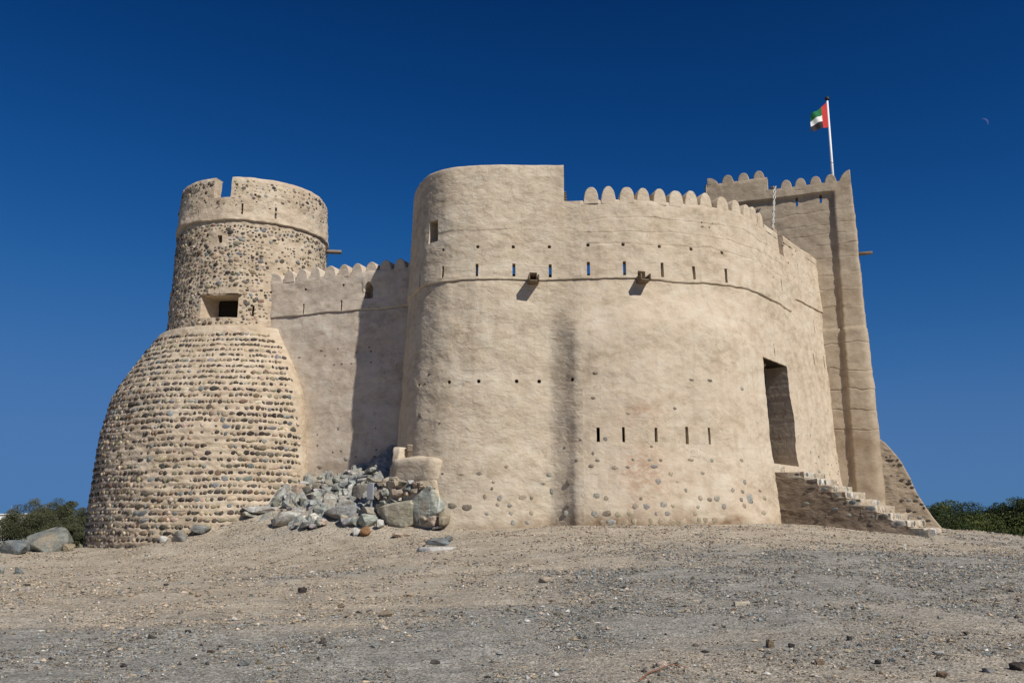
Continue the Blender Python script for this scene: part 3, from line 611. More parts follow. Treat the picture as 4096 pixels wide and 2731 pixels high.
def thick_wall(name, parent, mat, cur, off, sr, zr, ds=.1, dz=.1, holes=(), lips=(), thick=.5, zback=99, extra_s=(), extra_z=(),
               amp=(.03, .013, .006), seed=0, cap_top=True, cap_ends=True, attrs=None, round_top=.05, rough_seams=()):
    S0 = list(extra_s) + [sr[0], sr[1]]; Z0 = list(extra_z) + [zr[0], zr[1], zr[1] - .03, zr[1] - .08]
    for h in holes:
        if h['k'] == 'rect': S0 += [h['s0'], h['s1']]; Z0 += [h['z0'], h['z1']]
        elif h['k'] == 'round':
            r = (h['s1'] - h['s0']) / 2; c = (h['s0'] + h['s1']) / 2; zc = (h['z0'] + h['z1']) / 2
            S0 += [c - r, c - .4 * r, c + .4 * r, c + r]; Z0 += [zc - r, zc - .4 * r, zc + .4 * r, zc + r]
        else:
            S0 += list(np.linspace(h['s0'], h['s1'], 7)); Z0 += [h['z0'], h['z1']]
    for zc, up, gr_, a, b, wob in lips: Z0 += [zc - .09, zc - .05, zc - .03, zc - .005, zc + .006, zc + .03, zc + .08]
    if zback < zr[1]: Z0.append(zback)
    sl = merge_lines(sr[0], sr[1], ds, S0); zl = merge_lines(zr[0], zr[1], dz, Z0)
    S, Z = np.meshgrid(sl, zl, indexing='ij')
    Zw = Z.copy(); Sw = S.copy()
    cs = (sl[:-1] + sl[1:]) / 2; cz = (zl[:-1] + zl[1:]) / 2
    hid = np.full((len(cs), len(cz)), -1)
    for k, h in enumerate(holes):
        m = ((cs > h['s0']) & (cs < h['s1']))[:, None] & ((cz > h['z0']) & (cz < h['z1']))[None]
        hid[m] = k
        if h['k'] == 'round':
            c = (h['s0'] + h['s1']) / 2; zc = (h['z0'] + h['z1']) / 2
            for a in (h['s0'], h['s1']):
                for b in (h['z0'], h['z1']):
                    i = np.argmin(abs(sl - a)); j = np.argmin(abs(zl - b))
                    Sw[i, j] = c + (a - c) * .74; Zw[i, j] = zc + (b - zc) * .74
        if h['k'] == 'arch':
            j = np.argmin(abs(zl - h['z1']))
            for i in np.where((sl >= h['s0'] - 1e-6) & (sl <= h['s1'] + 1e-6))[0]:
                u = abs((sl[i] - (h['s0'] + h['s1']) / 2)) / ((h['s1'] - h['s0']) / 2)
                Zw[i, j] = h['z1'] - (h['z1'] - h['z0']) * .38 * u ** 1.5
                for j2 in range(j - 1, 0, -1):
                    if zl[j2] > Zw[i, j] - .02 and zl[j2] > h['z0'] + .1: Zw[i, j2] = min(Zw[i, j2], Zw[i, j] - .02 * (j - j2))
                    else: break
    lip = np.zeros_like(S)
    for q, (zc, up, gr_, a, b, wob) in enumerate(lips):
        env = sst(a, a + .25, S) * (1 - sst(b - .25, b, S)) if b > a else 1
        w = wob * (fbm(S * .9, S * 0 + q * 3.3, seed + 50 + q, 4, .6))
        Zw += w * np.exp(-((Z - zc) / .3) ** 2)
        lip += env * (up * (Z > zc) * np.exp(-np.clip(Z - zc, 0, 9) / .7) - gr_ * ((Z > zc - .045) & (Z < zc)))
    un = S * 1.0
    nzf = lambda a, b: amp[0] * fbm(a * .8, b * 1.0, seed, 3) + amp[1] * fbm(a * 3.2, b * 5.0, seed + 7, 2) + amp[2] * vnoise(a * 8.0, b * 11, seed + 9)
    nz = nzf(un, Z)
    Oo = off(S, Z) + nz + lip
    if round_top: Oo = Oo - round_top * np.exp(-(zr[1] - Z) / .035)
    px, py = cur.pos(Sw); ux, uy = cur.nrm(Sw)
    P = np.stack([px + ux * Oo, py + uy * Oo, Zw], -1)
    Nn = np.stack([ux, uy, np.zeros_like(ux)], -1)
    ni, nj = S.shape
    ids = np.arange(ni * nj).reshape(ni, nj)
    quad = np.stack([ids[:-1, :-1], ids[1:, :-1], ids[1:, 1:], ids[:-1, 1:]], -1)
    front = quad[hid == -1]
    V = [P.reshape(-1, 3)]; F = [(front, True)]; nv = ni * nj
    Tn = np.stack([-uy, ux, np.zeros_like(ux)], -1)
    def back_pt(i, j, d, h=None):
        sp = 0
        if h is not None and h['splay'] and abs(sl[i] - h['s0']) < 1e-3: sp = h['splay']
        if h is not None and h.get('splay1') and abs(sl[i] - h['s1']) < 1e-3: sp = h['splay1']
        return P[i, j] - Nn[i, j] * d + Tn[i, j] * sp
    rv = []; rf = []
    def reveal(a, b, d, h=None):
        n0 = nv + len(rv)
        rv.extend([P[a], P[b], back_pt(*b, d, h), back_pt(*a, d, h)]); rf.append((n0, n0 + 1, n0 + 2, n0 + 3))
    for i in range(ni - 1):
        for j in range(nj - 1):
            k = hid[i, j]
            if k >= 0:
                h = holes[k]; d = h['d'] or thick
                if i > 0 and hid[i - 1, j] == -1: reveal((i, j + 1), (i, j), d, h)
                if i < ni - 2 and hid[i + 1, j] == -1: reveal((i + 1, j), (i + 1, j + 1), d, h)
                if j > 0 and hid[i, j - 1] == -1: reveal((i, j), (i + 1, j), d, h)
                if j < nj - 2 and hid[i, j + 1] == -1: reveal((i + 1, j + 1), (i, j + 1), d, h)
                if h['back']:
                    n0 = nv + len(rv); rv.extend([back_pt(i, j, d), back_pt(i + 1, j, d), back_pt(i + 1, j + 1, d), back_pt(i, j + 1, d)]); rf.append((n0, n0 + 1, n0 + 2, n0 + 3))
        if cap_top and hid[i, nj - 2] == -1: reveal((i, nj - 1), (i + 1, nj - 1), thick)
    if cap_ends:
        for j in range(nj - 1):
            if hid[0, j] == -1: reveal((0, j), (0, j + 1), thick)
            if hid[ni - 2, j] == -1: reveal((ni - 1, j + 1), (ni - 1, j), thick)
    if rv: V.append(np.array(rv)); F.append((np.array(rf), False)); nv += len(rv)
    if zback < zr[1]:
        B = (P - Nn * thick).reshape(-1, 3)
        bq = quad[(hid == -1) & (cz[None] > zback)][:, ::-1] + nv
        V.append(B); F.append((bq, True)); nv += len(B)
    Vv = np.vstack(V)
    at = {}
    for k, fn in (attrs or {}).items():
        a = np.zeros(len(Vv)); a[:ni * nj] = fn(S, Z).ravel(); at[k] = a
    o = mesh_part(name, Vv, F, mat, parent, True, at)
    return o, (lambda s, z: (lambda x, y, n, q: (Vector((x + n[0] * q, y + n[1] * q, z)), Vector((-n[1], n[0], 0)), Vector((n[0], n[1], 0))))(*[float(v) for v in cur.pos(s)], [float(v) for v in cur.nrm(s)], float(off(s, z) + nzf(np.float64(s), np.float64(z)))))

def wall_stones(data, at, parent, dep=.032):
    for s, z, w, h, c in data:
        p, T, N = at(s, z)
        w = max(.07, w) * 1.18; h = max(.06, h) * 1.18
        m3 = frame3(T, Vector((0, 0, 1)), N, (w * .52, h * .52, dep), rnd.uniform(-.15, .15))
        place_mesh("stone", PEB_ME[rnd.randrange(14)], Matrix.Translation(p - N * .010) @ m3.to_4x4(), parent, tuple(.66 * q + .34 * e for q, e in zip(jitter(PAL[c]), (.46, .385, .285))))

def merlon_mesh(name, w, h, d, mat, pw=2.4, sharp=1.5, n=14, below=.12, quarter=0):
    """one rounded merlon: outline in x-z, depth along +y (away from the outer face), centred at x=0"""
    V = []; F = []
    ts = np.linspace(-1, 1, n + 1)
    if quarter < 0: ts = np.linspace(0, 1, n + 1)
    if quarter > 0: ts = np.linspace(-1, 0, n + 1)
    out = [(x * w / 2, h * (1 - abs(x) ** pw) ** (1 / sharp)) for x in ts]
    out = [(out[0][0], -below)] + out + [(out[-1][0], -below)]
    m = len(out); cx = np.mean([o[0] for o in out])
    for (y, k) in ((0, .93), (.035, 1.0), (d - .04, 1.0), (d, .94)):
        for x, z in out:
            V.append((cx + (x - cx) * k + .012 * mnoise.noise(Vector((x * 5, y * 5, z * 5))), y + .012 * mnoise.noise(Vector((x * 4, 3, z * 4))), z if z < 0 else z * (k + .0)))
    q = []
    for r in range(3):
        for i in range(m - 1): q.append((r * m + i, (r + 1) * m + i, (r + 1) * m + i + 1, r * m + i + 1))
    me = bpy.data.meshes.new(name)
    me.from_pydata([tuple(v) for v in V], [], q + [tuple(range(m)), tuple(range(4 * m - 1, 3 * m - 1, -1))])
    for i, pl in enumerate(me.polygons): pl.use_smooth = i < len(q)
    me.materials.append(mat)
    return me

def put_merlon(me, cur, off, s, z, parent, sx=1, sz=1, inset=.0, name="merlon"):
    x, y = [float(v) for v in cur.pos(s)]; n = [float(v) for v in cur.nrm(s)]; o = float(off(s, z)) - inset
    T = Vector((-n[1], n[0], 0)); Nin = Vector((-n[0], -n[1], 0))
    m3 = Matrix(((T.x * sx, Nin.x, 0), (T.y * sx, Nin.y, 0), (0, 0, sz)))
    place_mesh(name, me, Matrix.Translation((x + n[0] * o, y + n[1] * o, z)) @ m3.to_4x4(), parent)

def base_dirt(lo, hi, seed, s0=-99, s1=99):
    return lambda S, Z: (1 - sst(lo, hi, Z + .25 * vnoise(S * 1.3, Z * 2, seed) + .12 * vnoise(S * 5, Z * 5, seed + 1))) * sst(s0, s0 + .8, S) * (1 - sst(s1 - .8, s1, S))

def scupper(parent, at, s, z):
    """open wooden U trough that drains the roof"""
    p, T, N = at(s, z)
    U = Vector((0, 0, 1)); L = .31
    rough_box("trough_floor", p + N * (L - .12) - U * .13, (T, N, U), (.17, L, .025), M['wood'], parent, 2, .006, 1)
    for sd in (-1, 1):
        rough_box("trough_side", p + N * (L - .10) + T * (.155 * sd) - U * .03, (T, N, U), (.025, L, .105), M['wood'], parent, 2, .006, 3 + sd)

# ------------------------------------------------------------------ the great round-cornered bastion in the middle
ZR = 9.80
bast = root("bastion", "tall plastered bastion with rounded corner and blank raised parapet, centre of the fort", "fort bastion", (-.6, 29.6, 1.3))
UPH = [8.5, 9.787, 11.012, 12.246]
UPS = [(8.523, 10.056, 9.623), (9.768, 10.04, 9.585), (11.028, 10.04, 9.58), (12.265, 10.03, 9.57)]
MID = [7.735, 8.908, 9.882, 11.11, 11.861, 12.999]
holes = [Hround(s, 10.65, .058) for s in UPH] + [Hrect(s, .105, b, a) for s, a, b in UPS] + [Hround(s, 5.98, .06, .5) for s in MID]
holes += [Hrect(8.0, .48, 11.02, 11.82, .5), Hrect(7.335, .07, 9.52, 10.0, .4), Hrect(11.682, .26, 9.40, 9.74, .7)]
holes += [dict(k='rect', s0=12.77, s1=SEAM, z0=12.32, z1=13.68, d=.5, back=False, splay=0)]
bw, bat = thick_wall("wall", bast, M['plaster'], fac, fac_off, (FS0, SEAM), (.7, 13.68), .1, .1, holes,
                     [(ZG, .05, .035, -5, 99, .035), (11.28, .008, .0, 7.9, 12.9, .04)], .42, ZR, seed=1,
                     attrs={"dirt_and_shade": lambda S, Z: base_dirt(1.1, 1.75, 5)(S, Z) * .7 + .26 * np.exp(-((S - SEAM + .5) / .42) ** 2) * sst(2.5, 7.0, Z) * (1 - .55 * sst(8.8, 10.2, Z)) * .8  # dirt along the foot, plus shade painted into the fold at the seam
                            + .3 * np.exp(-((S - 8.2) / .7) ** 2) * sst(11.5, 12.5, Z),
                            "pale": lambda S, Z: sst(12.9, 13.5, Z) * (S > 8.5) * (S < 12.5)})
# the step of the parapet down to the lower wall is closed by a narrow cheek
wall_stones(BASTION_STONES, bat, bw)
scupper(bast, bat, 11.682, 9.46)
px, T, N = bat(8.0, 11.45)
rough_box("window_back", px - N * .60, (T, N, Vector((0, 0, 1))), (.5, .06, .6), M['mud'], bast, 0, .0)
# plastered ledge hugging the foot of the rounded corner
d1 = Vector((.863, -.505, 0)); n1 = Vector((-.505, -.863, 0)); up = Vector((0, 0, 1))
p0 = Vector((-4.5, 30.05, 0))
rough_box("ledge", p0 + d1 * 1.45 - n1 * .72 + up * 3.08, (d1, n1, up), (1.0, .70, .46), M['plaster'], bast, 5, .07, 5, True, 1.6, None, .42)
rough_box("ledge_arm", p0 + d1 * .56 - n1 * .66 + up * 3.28, (d1, n1, up), (.2, .5, .62), M['plaster'], bast, 4, .06, 6, True, 1.8, .9, .35)
rough_box("spout_stub", p0 + d1 * .98 - n1 * .75 + up * 3.84, (d1, n1, up), (.16, .32, .12), M['mud_rough'], bast, 3, .05, 7, True, 2.2, None, .3)

# ------------------------------------------------------------------ the gate wall with its row of merlons
gate = root("gate_wall", "curving plastered gate wall with rounded merlons, arrow slits and tall doorway", "fort wall", (6, 29.4, 1.4))
ZT = 12.34
UPH = [13.562, 14.757, 16.046, 17.23, 18.474]
UPS = [(13.567, 10.09, 9.59), (14.782, 10.075, 9.58), (16.1, 10.08, 9.59), (17.29, 10.06, 9.59), (18.578, 10.09, 9.57)]
LOW = [13.796, 14.518, 15.439, 16.446, 17.212]
holes = [Hround(s, 10.67, .058) for s in UPH] + [Hrect(s, .105, b, a) for s, a, b in UPS]
holes += [Hrect(s, .085 * q, 3.93 - e, 4.39 + e, .5) for s, q, e in zip(LOW, (1.1, .95, 1.0, 1.15, .9), (0, .01, .0, .05, .04))]
holes += [Hrect(15.35, .26, 9.40, 9.74, .7), dict(k='rect', s0=20.17, s1=22.59, z0=3.39, z1=7.12, d=1.05, back=False, splay=0, splay1=.2)]
holes += [Hrect(25.87, .1, 7.61, 8.1, .3), Hrect(27.25, .1, 7.63, 8.16, .3), Hrect(21.41, .06, 7.32, 7.79, .3), Hrect(22.89, .07, 10.12, 10.6, .3),
          Hrect(26.36, .06, 9.02, 9.58, .3), Hrect(28.06, .06, 9.06, 9.56, .3), Hround(28.19, 7.0, .08, .4)]
holes += [Hrect(23.29, .5, 11.6, ZT, .5)]
lips = [(ZG, .05, .035, SEAM - 2, 23.9, .035), (10.1, .05, .04, 24.4, 99, .02), (11.7, .003, .005, SEAM + .02, 23.2, .07), (11.2, .003, .005, SEAM + .02, 23.3, .06), (10.74, .003, .005, SEAM + .02, 23.9, .05)]
gw, gat = thick_wall("wall", gate, M['plaster_gate'], fac, fac_off, (SEAM, 29.6), (.7, ZT), .1, .1, holes, lips, .42, ZR, seed=1,
                     cap_ends=True,
                     attrs={"dirt_and_shade": lambda S, Z: base_dirt(1.32, 1.78, 9, 12, 18.6)(S, Z) + .35 * base_dirt(1.3, 1.6, 12)(S, Z) + .3 * sst(11.9, 12.4, Z) * sst(18, 19, S),
                            "red": lambda S, Z: np.exp(-((S - 15.0) / .75) ** 2 - ((Z - 2.9) / .85) ** 2) + .8 * np.exp(-((S - 15.1) / .6) ** 2 - ((Z - 4.9) / .35) ** 2)})
wall_stones(GATE_STONES, gat, gw)
scupper(gate, gat, 15.35, 9.46)
mmes = [merlon_mesh("merlon", .53, .50, .72, M['plaster_gate'], *q) for q in ((2.6, 1.5, 14), (2.2, 1.45, 15), (2.9, 1.6, 13))]
for i, s in enumerate([13.69, 14.318, 14.945, 15.55, 16.154, 16.75, 17.375, 17.954, 18.658, 19.355, 20.05, 20.62, 21.25]):
    put_merlon(mmes[i % 3 if i != 4 else 0], fac, fac_off, s + rnd.uniform(-.025, .025), ZT - .02, gate, 1 + rnd.uniform(-.08, .07), 1 + rnd.uniform(-.09, .07))
# the last stretch beyond the merlons stands a little higher
def fac_off_hi(s, z): return fac_off(s, z) - .01
thick_wall("parapet_rise", gate, M['plaster_gate'], fac, fac_off_hi, (21.6, 23.02), (ZT - .12, ZT + .14), .1, .06, [], [], .48, ZT - .12, seed=4, amp=(.02, .01, .004))
thick_wall("parapet_rise", gate, M['plaster_gate'], fac, fac_off_hi, (23.56, 29.3), (ZT - .12, ZT + .2), .1, .06, [], [], .48, ZT - .12, seed=5, amp=(.03, .012, .005),
           attrs={"dirt_and_shade": lambda S, Z: S * 0 + .3})
q, T, N = gat(23.29, 11.9)
rough_box("pier", q - N * .36 + up * .1, (T, N, up), (.2, .17, .75), M['mud_rough'], gate, 4, .03, 3)
# gate opening
q, T, N = gat(21.38, 7.0)
rough_box("lintel", q - N * .5 + up * .235, (T, N, up), (1.33, .44, .12), M['wood_dark'], gate, 3, .02, 2)
q2, _, _ = gat(21.38, 5.2)
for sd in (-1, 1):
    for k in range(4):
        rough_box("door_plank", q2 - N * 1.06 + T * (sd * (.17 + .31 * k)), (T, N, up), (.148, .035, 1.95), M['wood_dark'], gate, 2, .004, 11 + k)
# roof deck, and an unseen sheet added to keep light out of the block
def poly_mesh(name, pts, z, mat, parent):
    from mathutils.geometry import tessellate_polygon
    tri = tessellate_polygon([[Vector((x, y, 0)) for x, y in pts]])
    return mesh_part(name, np.array([(x, y, z) for x, y in pts]), [np.array(tri)], mat, parent, False)
ss = np.linspace(FS0 + .04, 29.6, 90); X_, Y_ = fac.pos(ss); NX, NY = fac.nrm(ss)
poly_mesh("roof_deck", [(float(x - n * .45), float(y - m * .45)) for x, y, n, m in zip(X_, Y_, NX, NY)], ZR - .01, M['roof_screed'], gate)
a, b = (float(fac.pos(FS0)[0]), float(fac.pos(FS0)[1])), (float(fac.pos(29.6)[0]), float(fac.pos(29.6)[1]))
mesh_part("rear_blocker", np.array([(a[0], a[1], .3), (b[0], b[1], .3), (b[0], b[1], ZR), (a[0], a[1], ZR)]), [np.array([(0, 1, 2, 3)])], M['mud'], gate, False)

def slat_stack(name, label, p, T, N, n, parent_group=None):
    r = root(name, label, "timber stack", p)
    for i in range(n):
        rough_box("slat", Vector(p) + Vector((0, 0, .035 + .062 * i)) + T * rnd.uniform(-.02, .02), (T, N, up), (.13, .35, .018), M['wood'], r, 0, .004, i)
    return r
slat_stack("timber_stack", "dark stack of wooden slats behind the bastion parapet step", (1.78, 29.75, 12.30), Vector((1, 0, 0)), Vector((0, -1, 0)), 7)

# ------------------------------------------------------------------ the curtain wall on the left
cw = root("curtain_wall", "straight plastered curtain wall with rounded merlons, half in the bastion's shadow", "fort wall", (-7, 34, 3.2))
holes = [Hrect(4.542, .085, 9.49, 9.93, .45), Hrect(6.266, .085, 9.49, 9.93, .45), Hround(4.592, 10.52, .055, .45), Hround(6.318, 10.54, .055, .45), Harch(7.43, .42, 9.91, 10.6, .6)]
cwl, cat_ = thick_wall("wall", cw, M['plaster_curtain'], CUR, cur_off, (2.35, CUR.L), (1.0, 11.03), .1, .1, holes, [(9.46, .05, .035, 2.9, 99, .03)], .5, 99, seed=14,
                       attrs={"dirt_and_shade": lambda S, Z: .5 * (1 - sst(3.0, 4.0, Z + .2 * vnoise(S * 2, Z * 2, 3)))})
wall_stones(CURTAIN_STONES, cat_, cwl)
mme2 = merlon_mesh("merlon", .54, .40, .55, M['plaster_curtain'], 2.3, 1.4)
for s in [3.792, 4.38, 5.008, 5.685, 6.296, 6.889, 7.518, 8.129, 8.743, 9.35]:
    put_merlon(mme2, CUR, cur_off, s, 11.0, cw, 1 + rnd.uniform(-.06, .06), 1 + rnd.uniform(-.05, .05))
put_merlon(mme2, CUR, cur_off, 2.95, 11.0, cw, 1.95, .85, .02)
pts = []
for s in (2.6, CUR.L):
    x, y = CUR.pos(s); n = CUR.nrm(s); pts.append((float(x - n[0] * .45), float(y - n[1] * .45)))
for s in (CUR.L, 2.6):
    x, y = CUR.pos(s); n = CUR.nrm(s); pts.append((float(x - n[0] * 1.5), float(y - n[1] * 1.5)))
poly_mesh("wall_walk", pts, 10.98, M['roof_screed'], cw)
mesh_part("rear_blocker", np.array([(*pts[3], .5), (*pts[2], .5), (*pts[2], 11.0), (*pts[3], 11.0)]), [np.array([(0, 1, 2, 3)])], M['mud'], cw, False)  # unseen sheet added behind the wall so its slits stay dark

# ------------------------------------------------------------------ the round stone tower
tw = root("round_tower", "round cobble-stone tower with notched parapet and bulging stone skirt", "tower", (float(TC[0]), float(TC[1]), 0))
R0 = 3.2; PH0 = 3.0
ph = np.linspace(-PH0, PH0, 180)
circ = Curve([(float(TC[0] + LT[0] * R0 * math.sin(a) - FW[0] * R0 * math.cos(a)), float(TC[1] + LT[1] * R0 * math.sin(a) - FW[1] * R0 * math.cos(a))) for a in ph], 4)
KS = circ.L / (2 * PH0)
def s_of(phi): return (phi + PH0) * KS
def drum_off(s, z): return drum_R(z) - R0
def Hd(phi, w, z0, z1, d=.5): return Hrect(s_of(phi), w, z0, z1, d)
holes = [Hd(-.793, .07, 13.62, 14.03), Hd(-.166, .085, 13.69, 14.19), Hd(.257, .085, 13.69, 14.19), Hd(.041, .085, 9.46, 9.9), Hd(-.812, .07, 9.33, 9.70), Hd(-1.139, .07, 9.16, 9.7),
         Hd(-.43, .2, 12.5, 12.83), Hround(s_of(-.014), 14.6, .05, .4), Hround(s_of(.545), 14.58, .05, .4),
         dict(k='rect', s0=s_of(-.62), s1=s_of(-.14), z0=9.38, z1=10.31, d=1.0, back=False, splay=.12), Hd(-1.33, .5, 9.7, 10.33, .5),
         dict(k='rect', s0=s_of(-.56), s1=s_of(-.325), z0=14.45, z1=15.37, d=.5, back=False, splay=0)]
drum, drum_srf = thick_wall("drum", tw, M['mortar'], circ, drum_off, (0, circ.L), (6.5, 15.37), .1, .1, holes, [(13.47, .06, .03, -5, 99, .03)], .5, 14.3, seed=30, cap_ends=False, amp=(.035, .022, .012))
def drum_at(phi, z):
    r = float(drum_R(z)); N = Vector((LT[0] * math.sin(phi) - FW[0] * math.cos(phi), LT[1] * math.sin(phi) - FW[1] * math.cos(phi), 0))
    T = Vector((LT[0] * math.cos(phi) + FW[0] * math.sin(phi), LT[1] * math.cos(phi) + FW[1] * math.sin(phi), 0))
    return Vector((TC[0], TC[1], z)) + N * r, T, N
poly_mesh("roof_deck", [(float(TC[0] + 2.9 * math.cos(a)), float(TC[1] + 2.9 * math.sin(a))) for a in np.linspace(0, 2 * math.pi, 40, endpoint=False)], 14.3, M['roof_screed'], tw)
p_, T, N = drum_at(-.37, 10.4)
rough_box("window_lintel", p_ + N * -.075 + T * .12 + up * .06, (T, N, up), (.62, .07, .11), M['mortar'], tw, 4, .03, 4, True, 2.5)
rough_box("lintel_board", p_ + N * -.16 - up * .065, (T, N, up), (.86, .12, .02), M['wood'], tw, 3, .01, 8)
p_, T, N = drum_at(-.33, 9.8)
rough_box("window_back", p_ - N * 1.25, (T, N, up), (1.1, .08, .8), M['painted_dark'], tw, 0, 0)  # black sheet standing in for the unlit room behind the window
p_, T, N = drum_at(1.43, 13.24)
rough_box("spout_board", p_ + N * .25, (T, N, up), (.16, .42, .05), M['wood_grey'], tw, 2, .008, 9)
mouth = [(-.62, -.14, 9.38, 10.31), (-.52, -.33, 12.4, 12.9), (-1.45, -1.22, 9.6, 10.4), (-.56, -.325, 14.4, 15.6)]

# skirt (apron): profile of revolution, right end returning into the curtain wall
prof = []
for z in np.arange(-.6, 8.86, .05): prof.append((float(np.interp(z, AP_Z, AP_R)), float(z)))
pr = np.array(prof)
for k in range(2):
    pr[1:-1] = .25 * pr[:-2] + .5 * pr[1:-1] + .25 * pr[2:]
pr = np.vstack([pr, [(3.64, 8.93), (3.56, 8.99), (3.45, 9.02), (3.2, 9.04)]])
def phi_end(z): return np.radians(np.interp(z, [3.1, 5.94, 7.59, 8.99], [22.0, 21.2, 18.9, 16.2]))
PH_A = -2.6; NU = 190
def apron_uv(u, R_, z):
    """u<=1 on the arc, 1..2 round the end and back; returns lateral, depth"""
    pe = phi_end(z)
    phi = PH_A + (pe - PH_A) * np.minimum(u, 1)
    L = R_ * np.sin(phi); D = -R_ * np.cos(phi)
    v = np.clip(u - 1, 0, 1)
    tx, ty = np.cos(pe), np.sin(pe)
    ex, ey = R_ * np.sin(pe), -R_ * np.cos(pe)
    r = .30
    b1x, b1y = ex + tx * r, ey + ty * r; b2x, b2y = b1x + .10, b1y + .55
    w = np.clip(v / .4, 0, 1)
    bx = (1 - w) ** 2 * ex + 2 * w * (1 - w) * b1x + w * w * b2x; by = (1 - w) ** 2 * ey + 2 * w * (1 - w) * b1y + w * w * b2y
    k = np.clip((v - .4) / .6, 0, 1)
    return np.where(u <= 1, L, bx + .25 * k), np.where(u <= 1, D, by + 2.4 * k)
rowz = np.arange(-.42, 8.8, .238)
us = np.concatenate([np.linspace(0, 1, NU), 1 + np.linspace(.06, 1, 14)])
zfine = merge_lines(-.6, 8.85, .06, [])
RR = np.interp(zfine, pr[:-4, 1], pr[:-4, 0]); prf = np.vstack([np.c_[RR, zfine], pr[-4:]])
U_, I_ = np.meshgrid(us, np.arange(len(prf)), indexing='ij')
Rv = prf[:, 0][I_]; Zv = prf[:, 1][I_]
arc_s = U_ * 16
def row_wob(phi, z): return .05 * vnoise(np.asarray(phi) * 2.2, np.asarray(z) * .45, 71) + .022 * vnoise(np.asarray(phi) * 7, np.asarray(z) * 1.2, 72)
PHI_ = PH_A + (phi_end(Zv) - PH_A) * np.minimum(U_, 1)
course = np.cos(2 * math.pi * (Zv - rowz[0] - row_wob(PHI_, Zv)) / .238)
def skirt_rough(phi, z): return .026 * fbm(np.asarray(phi) * 19, np.asarray(z) * 6, 73, 3) + .03 * vnoise(np.asarray(phi) * 4, np.asarray(z) * .9, 76)
onarc = (U_ < .985) & (Zv < 8.72)
Rn = Rv + np.where(onarc, -.020 * np.clip(course, -.6, 1) + skirt_rough(PHI_, Zv) + .014 * vnoise(arc_s * 12, Zv * 14, 74), .012 * fbm(arc_s * 2, Zv * 2, 75, 2))
L_, D_ = apron_uv(U_, Rn, Zv)
PX = TC[0] + LT[0] * L_ + FW[0] * D_; PY = TC[1] + LT[1] * L_ + FW[1] * D_
ids = np.arange(U_.size).reshape(U_.shape)
quad = np.stack([ids[:-1, :-1], ids[1:, :-1], ids[1:, 1:], ids[:-1, 1:]], -1).reshape(-1, 4)
apron = mesh_part("skirt", np.stack([PX, PY, Zv], -1).reshape(-1, 3), [quad], M['mortar'], tw, True,
                  {"pale": np.where(onarc, 0, .0), "dirt_and_shade": .45 * (1 - sst(.0, 1.2, Zv))})
def apron_at(phi, z):
    R_ = float(np.interp(z, pr[:, 1], pr[:, 0])); dR = (float(np.interp(z + .05, pr[:, 1], pr[:, 0])) - float(np.interp(z - .05, pr[:, 1], pr[:, 0]))) / .1
    N0 = Vector((LT[0] * math.sin(phi) - FW[0] * math.cos(phi), LT[1] * math.sin(phi) - FW[1] * math.cos(phi), 0))
    T = Vector((LT[0] * math.cos(phi) + FW[0] * math.sin(phi), LT[1] * math.cos(phi) + FW[1] * math.sin(phi), 0))
    N = (N0 - Vector((0, 0, dR))).normalized(); U = N.cross(T); U = U if U.z > 0 else -U
    return Vector((TC[0], TC[1], z)) + N0 * R_, T, N, U
rs = random.Random(99)
items = []
STONE_MIX = 'kkkkddddddddnnnnooooottttpg'
def view_score(p, N, w, h):
    v = Vector((0, 0, 1.6)) - p
    return w * h * max(0, N.dot(v.normalized())) / v.length_squared
for z in rowz:
    R_ = float(np.interp(z, pr[:, 1], pr[:, 0])); pe = float(phi_end(z)) + .02
    phi = -1.75
    while phi < pe:
        w = min(.36, max(.07, rs.lognormvariate(math.log(.128), .42))); h = rs.uniform(.095, .16) * (1.0 if w > .1 else .85)
        if rs.random() < .04: w *= 1.35; h *= 1.25
        zz = z + float(row_wob(phi, z)) + rs.uniform(-.022, .022)
        if zz > 8.74: phi += .05; continue
        p_, T, N, U = apron_at(phi + w / R_ / 2, zz)
        p_ = p_ + N * (float(skirt_rough(phi + w / R_ / 2, zz)) - .014)
        dep = rs.uniform(.042, .058)
        c = jitter(PAL[rs.choice(STONE_MIX)], .22, rs)
        if rs.random() < .035: c = jitter(PAL['b'], .15, rs); w *= 1.2
        prd = rs.uniform(-.012, .014)
        m3 = frame3(T, U, N, (w * .54, h * .6, dep), rs.gauss(.42 * (1 if int(z * 7) % 3 else -1), .25) if w < .2 else rs.gauss(.08, .12))
        bare = float(vnoise(np.float64(phi * 5), np.float64(z * 1.1), 77)) > .72 and rs.random() < .6
        if rs.random() < .05: bare = True
        if phi < pe - w / R_ and gz(p_.x, p_.y) < z + .05 and not bare:
            items.append((p_ + N * prd, m3, rs.randrange(14), c, view_score(p_, N, w, h)))
        phi += (w + rs.uniform(.008, .055)) / R_
skirt_items = items
items = []
